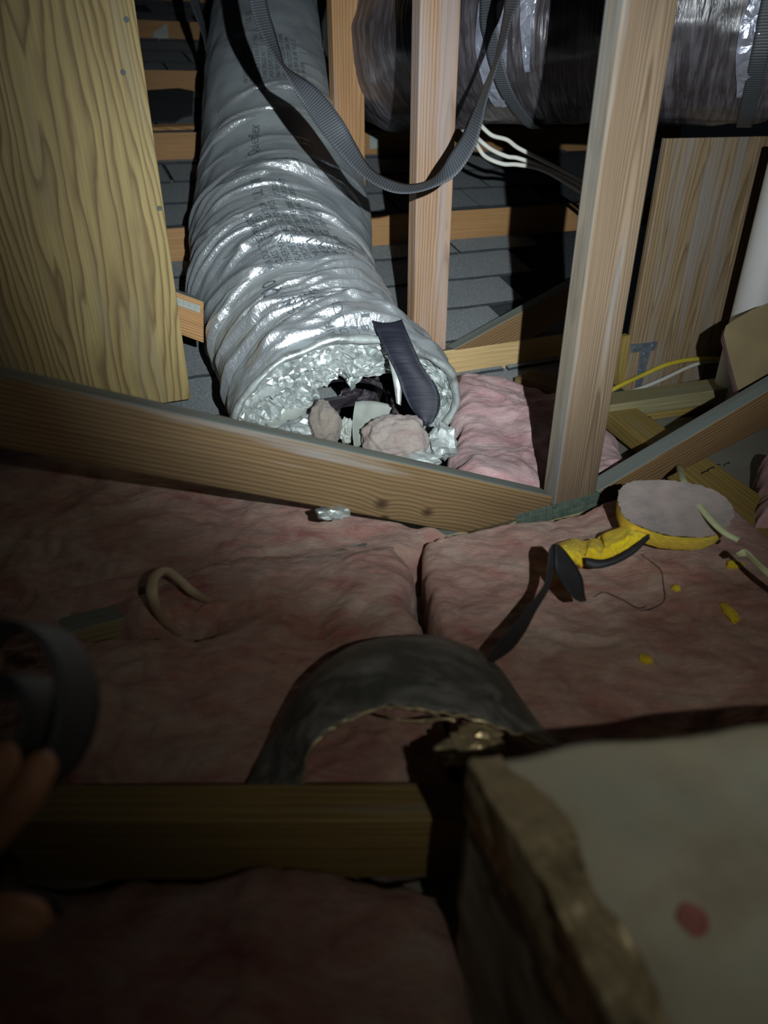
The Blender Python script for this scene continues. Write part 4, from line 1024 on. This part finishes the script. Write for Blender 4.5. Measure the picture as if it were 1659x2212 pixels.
# pale green plastic strips
ga = tp(1, 1461, 1004)+N*0.012
cable('pale green broken strip lying across the foil disc', [ga-N*0.004, cz(1475, 1035, 1.15), cz(1497, 1072, 1.09), cz(1530, 1116, 1.035), cz(1562, 1148, 1.005), cz(1596, 1167, 0.99)], 0.0062, CABG, 'strip', name='plastic_strip', flat=0.6)
o = strap_px('plastic_strip', [(1590, 1196, 1594, 1204, 0.985), (1606, 1186, 1612, 1202, 0.98), (1618, 1192, 1616, 1206, 0.975), (1640, 1214, 1632, 1222, 0.96), (1675, 1242, 1660, 1248, 0.94), (1720, 1280, 1704, 1286, 0.92)], 0.011, CABG, n=50)
tag(o, 'pale green strip with frayed end at the right edge', 'strip')

# ---------------------------------------------------------------- dark cut sleeve (arched ring) and its tape tail
SLV = thing('duct_sleeve', 'dark grey cut duct sleeve arching over the batt in the foreground', 'duct sleeve', atz(860, 1690, Z1-0.02))
def sleeve():
    back = [(530, 1700), (552, 1655), (590, 1580), (640, 1500), (690, 1440), (745, 1402), (810, 1380), (880, 1371), (950, 1376), (1010, 1392), (1055, 1420), (1090, 1456), (1130, 1512), (1165, 1562), (1215, 1612)]
    frnt = [(650, 1706), (655, 1670), (662, 1630), (690, 1592), (725, 1566), (770, 1545), (815, 1528), (850, 1524), (900, 1528), (950, 1536), (1000, 1545), (1050, 1558), (1095, 1574), (1140, 1592), (1200, 1618)]
    n, m = 140, 26; B = crom(back, n); Fr = crom(frnt, n); vs = []; fs = []
    s = np.linspace(0, 1, n+1)
    Zb = np.interp(s, [0, 0.12, 0.3, 0.5, 0.7, 0.88, 1], [0.70, 0.745, 0.815, 0.845, 0.825, 0.785, 0.745]); Zf = np.interp(s, [0, 0.15, 0.4, 0.7, 1], [0.69, 0.675, 0.68, 0.685, 0.70])
    for side in (0, 1):
        for i in range(n+1):
            b = np.array(cz(B[i][0], B[i][1], Zb[i])); f = np.array(cz(Fr[i][0], Fr[i][1], Zf[i]))
            for j in range(m+1):
                t = j/m; p = b*(1-t)+f*t; p = p+np.array([0, 0, 1])*0.022*math.sin(math.pi*t)*math.sin(math.pi*min(1, s[i]*1.0))
                q_ = np.array([s[i]*10, t*2.5, 4.0]); p = p+np.array([0, -0.5, 1])*(0.0045*float(fbm(q_, 3)))
                if side: p = p+np.array([0, 0.012, -0.010])
                vs.append(p)
    o2 = (n+1)*(m+1)
    def q(i, j, sd=0): return sd*o2+i*(m+1)+j
    for i in range(n):
        for j in range(m): fs.append((q(i, j), q(i, j+1), q(i+1, j+1), q(i+1, j))); fs.append((q(i, j, 1), q(i+1, j, 1), q(i+1, j+1, 1), q(i, j+1, 1)))
        fs.append((q(i, 0), q(i+1, 0), q(i+1, 0, 1), q(i, 0, 1))); fs.append((q(i, m), q(i, m, 1), q(i+1, m, 1), q(i+1, m)))
    for j in range(m): fs.append((q(0, j), q(0, j, 1), q(0, j+1, 1), q(0, j+1))); fs.append((q(n, j), q(n, j+1), q(n, j+1, 1), q(n, j, 1)))
    put('sleeve_wall', mesh('sleeve_wall', vs, fs), BLKS, SLV)
    E = [tuple(np.array(cz(Fr[i][0], Fr[i][1]+3, Zf[i]-0.002))+np.array([0, 0.004, -0.004+0.002*math.sin(i*0.9)])) for i in range(4, n-2, 4)]
    tube('yellowed_edge', E, 0.0022, 120, 6, FOILB, SLV, label='yellowish cut edge')
sleeve()
ribbon('inner_wire', [(cz(826, 1522, 0.70), cz(832, 1522, 0.70)), (cz(832, 1545, 0.705), cz(838, 1543, 0.705)), (cz(860, 1556, 0.71), cz(862, 1551, 0.71)), (cz(905, 1562, 0.715), cz(906, 1556, 0.715)), (cz(950, 1556, 0.72), cz(950, 1550, 0.72)), (cz(985, 1560, 0.72), cz(985, 1554, 0.72))], FOILB, SLV, 0.002, 50)
lump('foil_crumple', cz(1030, 1595, 0.66), (0.020, 0.014, 0.010), FOILB, SLV, 31.0, 0.6, None, 3)
lump('foil_crumple', cz(985, 1625, 0.65), (0.013, 0.011, 0.009), FOILB, SLV, 35.0, 0.6, None, 3)
o = strap_px('tape_tail', [(1054, 1418, 1058, 1436, 0.80), (1062, 1408, 1076, 1424, 0.815), (1082, 1378, 1104, 1404, 0.84), (1110, 1348, 1132, 1368, 0.865), (1142, 1310, 1156, 1322, 0.89), (1176, 1262, 1186, 1270, 0.92), (1183, 1222, 1200, 1228, 0.935), (1186, 1190, 1206, 1190, 0.945), (1193, 1176, 1203, 1176, 0.955)], 0.024, BLKT, n=70)
tag(o, 'narrow black tape tail rising from the dark cut sleeve to the yellow shard', 'tape')
o = strap_px('tape_end', [(1199, 1178, 1206, 1176, 0.955), (1200, 1200, 1222, 1192, 0.948), (1200, 1232, 1244, 1222, 0.935), (1216, 1262, 1258, 1250, 0.92), (1238, 1290, 1262, 1282, 0.91), (1254, 1300, 1266, 1298, 0.905)], 0.03, BLKT, n=50)
tag(o, 'black pointed tape flap hanging below the torn yellow shard', 'tape')
# torn foil under the slanting web
o = lump('foil_tatter', tp(1, 718, 1104)+N*0.004, (0.022, 0.014, 0.007), FOIL, None, 41.0, 0.55, None, 3); tag(o, 'torn silver foil tatter under the slanting web', 'foil')
# hair-like threads on the right batt
for i, pts in enumerate([[(1385, 1200), (1425, 1232), (1432, 1262), (1434, 1300), (1405, 1318), (1382, 1322)], [(1282, 1292), (1305, 1282), (1340, 1296), (1378, 1316), (1395, 1312)]]):
    o = tube('thread', [drop(x, y, 0.002) for x, y in pts], 0.0006, 50, 5, BLKT); tag(o, ['thin dark thread curling below the foil disc', 'thin dark thread trailing right from the black tape flap'][i], 'thread')

# ---------------------------------------------------------------- foreground wrapped duct box, right
def near_box():
    zt = H-0.40; c0 = atz(1022, 1642, zt); far = atz(1659, 1566, zt); near = atz(1352, 2212, zt)
    ux = (far-c0).normalized(); uy = (near-c0).normalized()
    root = thing('wrapped_duct_box', 'large cream wrapped duct box filling the lower right corner', 'duct', Vector((c0.x+0.25, c0.y-0.15, 0)))
    LX, LY, LZ = 0.75, 0.42, zt-0.0; nx, ny, nz = 120, 90, 40; vs = []; fs = []
    def wob(p): 
        q = np.array(p); return q+np.stack([perlin(q*9+1.3), perlin(q*9+5.1), perlin(q*9+8.2)], -1)*0.007+np.stack([perlin(q*26+2.3), perlin(q*26+6.1), perlin(q*26+9.2)], -1)*0.0025
    def grid(o, a, b, na, nb, name, mat, lab=None, rnd=0.012):
        vs = []; fs = []
        for i in range(na+1):
            vs.extend(list(wob(np.array(o)[None]+np.array(a)[None]*(i/na)+np.array(b)[None]*(np.arange(nb+1)/nb)[:, None])))
        for i in range(na):
            for j in range(nb): fs.append((i*(nb+1)+j, (i+1)*(nb+1)+j, (i+1)*(nb+1)+j+1, i*(nb+1)+j+1))
        return vs, fs
    dn = Vector((0, 0, -LZ))
    # closed box: top, left, far, right, near as one mesh
    V = []; Fc = []
    def add(o, a, b, na, nb):
        vs, fs = grid(o, a, b, na, nb, '', None); k = len(V); V.extend(vs); Fc.extend([tuple(i+k for i in f) for f in fs])
    add(c0, ux*LX, uy*LY, 90, 60); add(c0, uy*LY, dn, 60, 40); add(c0, dn, ux*LX, 40, 90); add(c0+ux*LX, dn, uy*LY, 20, 30); add(c0+uy*LY, ux*LX, dn, 30, 20); add(c0+dn, uy*LY, ux*LX, 10, 10)
    me = mesh('wrap', V, Fc); bm = bmesh.new(); bm.from_mesh(me); bmesh.ops.remove_doubles(bm, verts=bm.verts, dist=0.0006); bmesh.ops.recalc_face_normals(bm, faces=bm.faces); bm.to_mesh(me); bm.free()
    me.polygons.foreach_set('use_smooth', [True]*len(me.polygons))
    wb = BVHTree.FromPolygons([Vector(v) for v in V], Fc)
    put('wrap', me, CREAM, root)
    # brassy foil tape folded over the left top edge
    n, m = 110, 22; vs = []; fs = []
    for i in range(n+1):
        for j in range(m+1):
            t = j/m-0.45; e = np.array(c0+uy*LY*(i/n)); wtop = 0.026+0.012*float(perlin(np.array([i*0.06, 0.3, 1.1]))); wside = 0.06
            if t > 0: p = e+np.array(ux)*(t/0.55*wtop)
            else: p = e+np.array([0, 0, -1])*(-t/0.45*wside)
            p = wob(p); rr = 0.004+0.007*abs(float(fbm(np.array([i*0.10, j*0.22, 2.0]), 3))); p = p+np.array([-0.5*(t < 0.15), 0, 0.7])*rr
            vs.append(p)
    for i in range(n):
        for j in range(m): fs.append((i*(m+1)+j, (i+1)*(m+1)+j, (i+1)*(m+1)+j+1, i*(m+1)+j+1))
    put('edge_tape', mesh('edge_tape', vs, fs), FOILB, root, 'crinkled dark brassy foil tape along the edge')
    for (px, py, rx, ry) in ((1058, 1650, 0.010, 0.003), (1496, 1990, 0.0085, 0.0095)):
        h_ = wb.ray_cast(CAM, ray(px, py).normalized(), 2.0); c = (h_[0] if h_[0] is not None else atz(px, py, zt))+Vector((0, 0, 0.0015)); vs = [np.array(c)]; fs = []
        for i in range(24):
            a = 2*math.pi*i/24; k = 1+0.25*float(perlin(np.array([math.cos(a)*1.5, math.sin(a)*1.5, px*0.1]))); vs.append(np.array(c)+np.array([rx*k*math.cos(a), ry*k*math.sin(a), 0.0]))
        for i in range(24): fs.append((0, 1+i, 1+(i+1) % 24))
        put('red_mark', mesh('red_mark', vs, fs), STAIN, root)
near_box()

# ---------------------------------------------------------------- strap roll in a hand, left edge
def coil():
    rows = []; Zc = 0.435; c = np.array(cz(18, 1532, Zc)); ax = np.array((Fv*0.93+Rv*0.24+Uv*-0.22).normalized())
    e1 = np.array(Rv)-ax*np.dot(np.array(Rv), ax); e1 /= np.linalg.norm(e1); e2 = np.cross(ax, e1); 
    if np.dot(e2, np.array(Uv)) < 0: e2 = -e2
    for k in range(44):
        th = math.radians(-60+k*22); t = k/43; r = 0.0505-0.002*min(t, 0.45)-0.033*sstep(0.5, 1.0, t); p = c+e1*r*math.cos(th)*0.98+e2*r*math.sin(th)*1.05
        rows.append((p-ax*0.019, p+ax*0.019))
    o = ribbon('webbing_roll', rows, WEBB, None, 0.0018, 300); tag(o, 'loose roll of black webbing held in a hand at the left edge', 'strap')
coil()
o = strap_px('webbing_tail', [(-120, 1985, -120, 2015, 0.36), (-20, 1932, -20, 1960, 0.37), (60, 1922, 58, 1940, 0.38), (115, 1938, 105, 1952, 0.385), (140, 1975, 126, 1980, 0.385)], 0.016, WEBB, n=50); tag(o, 'short black webbing tail curling over the thumb', 'strap')
def hand():
    Zh = 0.40
    bm = bmesh.new()
    def seg(pts, rad, n=22, sg=14):
        C = crom(pts, n); R = np.interp(np.linspace(0, 1, n+1), np.linspace(0, 1, len(rad)), rad); Tt, S, U = frames(C, (0.3, 0.5, 0.8)); rings = []
        for i in range(n+1):
            rings.append([bm.verts.new(tuple(C[i]+S[i]*R[i]*math.cos(2*math.pi*j/sg)+U[i]*R[i]*math.sin(2*math.pi*j/sg))) for j in range(sg)])
        for i in range(n):
            for j in range(sg): bm.faces.new((rings[i][j], rings[i][(j+1) % sg], rings[i+1][(j+1) % sg], rings[i+1][j]))
        for i, sgn_ in ((0, -1), (n, 1)):
            c = bm.verts.new(tuple(C[i]+Tt[i]*R[i]*0.75*sgn_)); rg = rings[i]
            for j in range(sg): bm.faces.new((c, rg[j], rg[(j+1) % sg]))
    # index, middle, ring, little, thumb, palm, forearm
    seg([cz(-95, 1880, .392), cz(-10, 1790, .378), cz(62, 1705, .372), cz(96, 1640, .378)], [.0115, .0105, .0098, .0085])
    seg([cz(-150, 1850, .395), cz(-80, 1745, .380), cz(-15, 1665, .374), cz(18, 1622, .382)], [.0118, .0108, .0100, .0085])
    seg([cz(-215, 1830, .402), cz(-160, 1720, .386), cz(-105, 1640, .382), cz(-78, 1600, .392)], [.0115, .0105, .0095, .008])
    seg([cz(-270, 1830, .41), cz(-230, 1735, .40), cz(-190, 1670, .396), cz(-172, 1640, .402)], [.0100, .0092, .0085, .0072])
    seg([cz(-190, 2060, .375), cz(-90, 2010, .362), cz(10, 1985, .358), cz(88, 1988, .362)], [.0150, .0135, .0120, .0095])
    seg([cz(-120, 1890, .400), cz(-200, 1960, .405), cz(-290, 2050, .41)], [.020, .026, .024])
    seg([cz(-190, 1860, .405), cz(-250, 1950, .41), cz(-330, 2040, .415)], [.020, .026, .024])
    seg([cz(-270, 1850, .415), cz(-310, 1940, .415), cz(-370, 2040, .42)], [.016, .022, .022])
    seg([cz(-290, 2010, .41), cz(-420, 2160, .41), cz(-700, 2420, .40)], [.026, .028, .036])
    me = from_bm('person', bm)
    o = bpy.data.objects.new('person', me); COL.objects.link(o)
    r = o.modifiers.new('r', 'REMESH'); r.mode = 'VOXEL'; r.voxel_size = 0.0022
    s = o.modifiers.new('s', 'SMOOTH'); s.factor = 0.6; s.iterations = 6
    dg = bpy.context.evaluated_depsgraph_get(); m2 = bpy.data.meshes.new_from_object(o.evaluated_get(dg)); bpy.data.objects.remove(o)
    m2.materials.clear(); m2.polygons.foreach_set('use_smooth', [True]*len(m2.polygons))
    ob = put('person', m2, SKIN); tag(ob, 'hand with bent fingers gripping the black webbing roll at the left edge', 'person')
    return ob
hand()
# black strap lying on the front batt in the dark
o = strap_px('webbing_strap', [(560, 2010, 575, 2030, 0.735), (630, 2070, 640, 2100, 0.73), (720, 2110, 720, 2140, 0.725), (800, 2080, 812, 2110, 0.725), (860, 2020, 880, 2036, 0.73), (900, 1960, 925, 1970, 0.74)], 0.03, WEBB, n=60)
tag(o, 'black webbing strap lying on the dark red batt beside the cream box', 'strap')
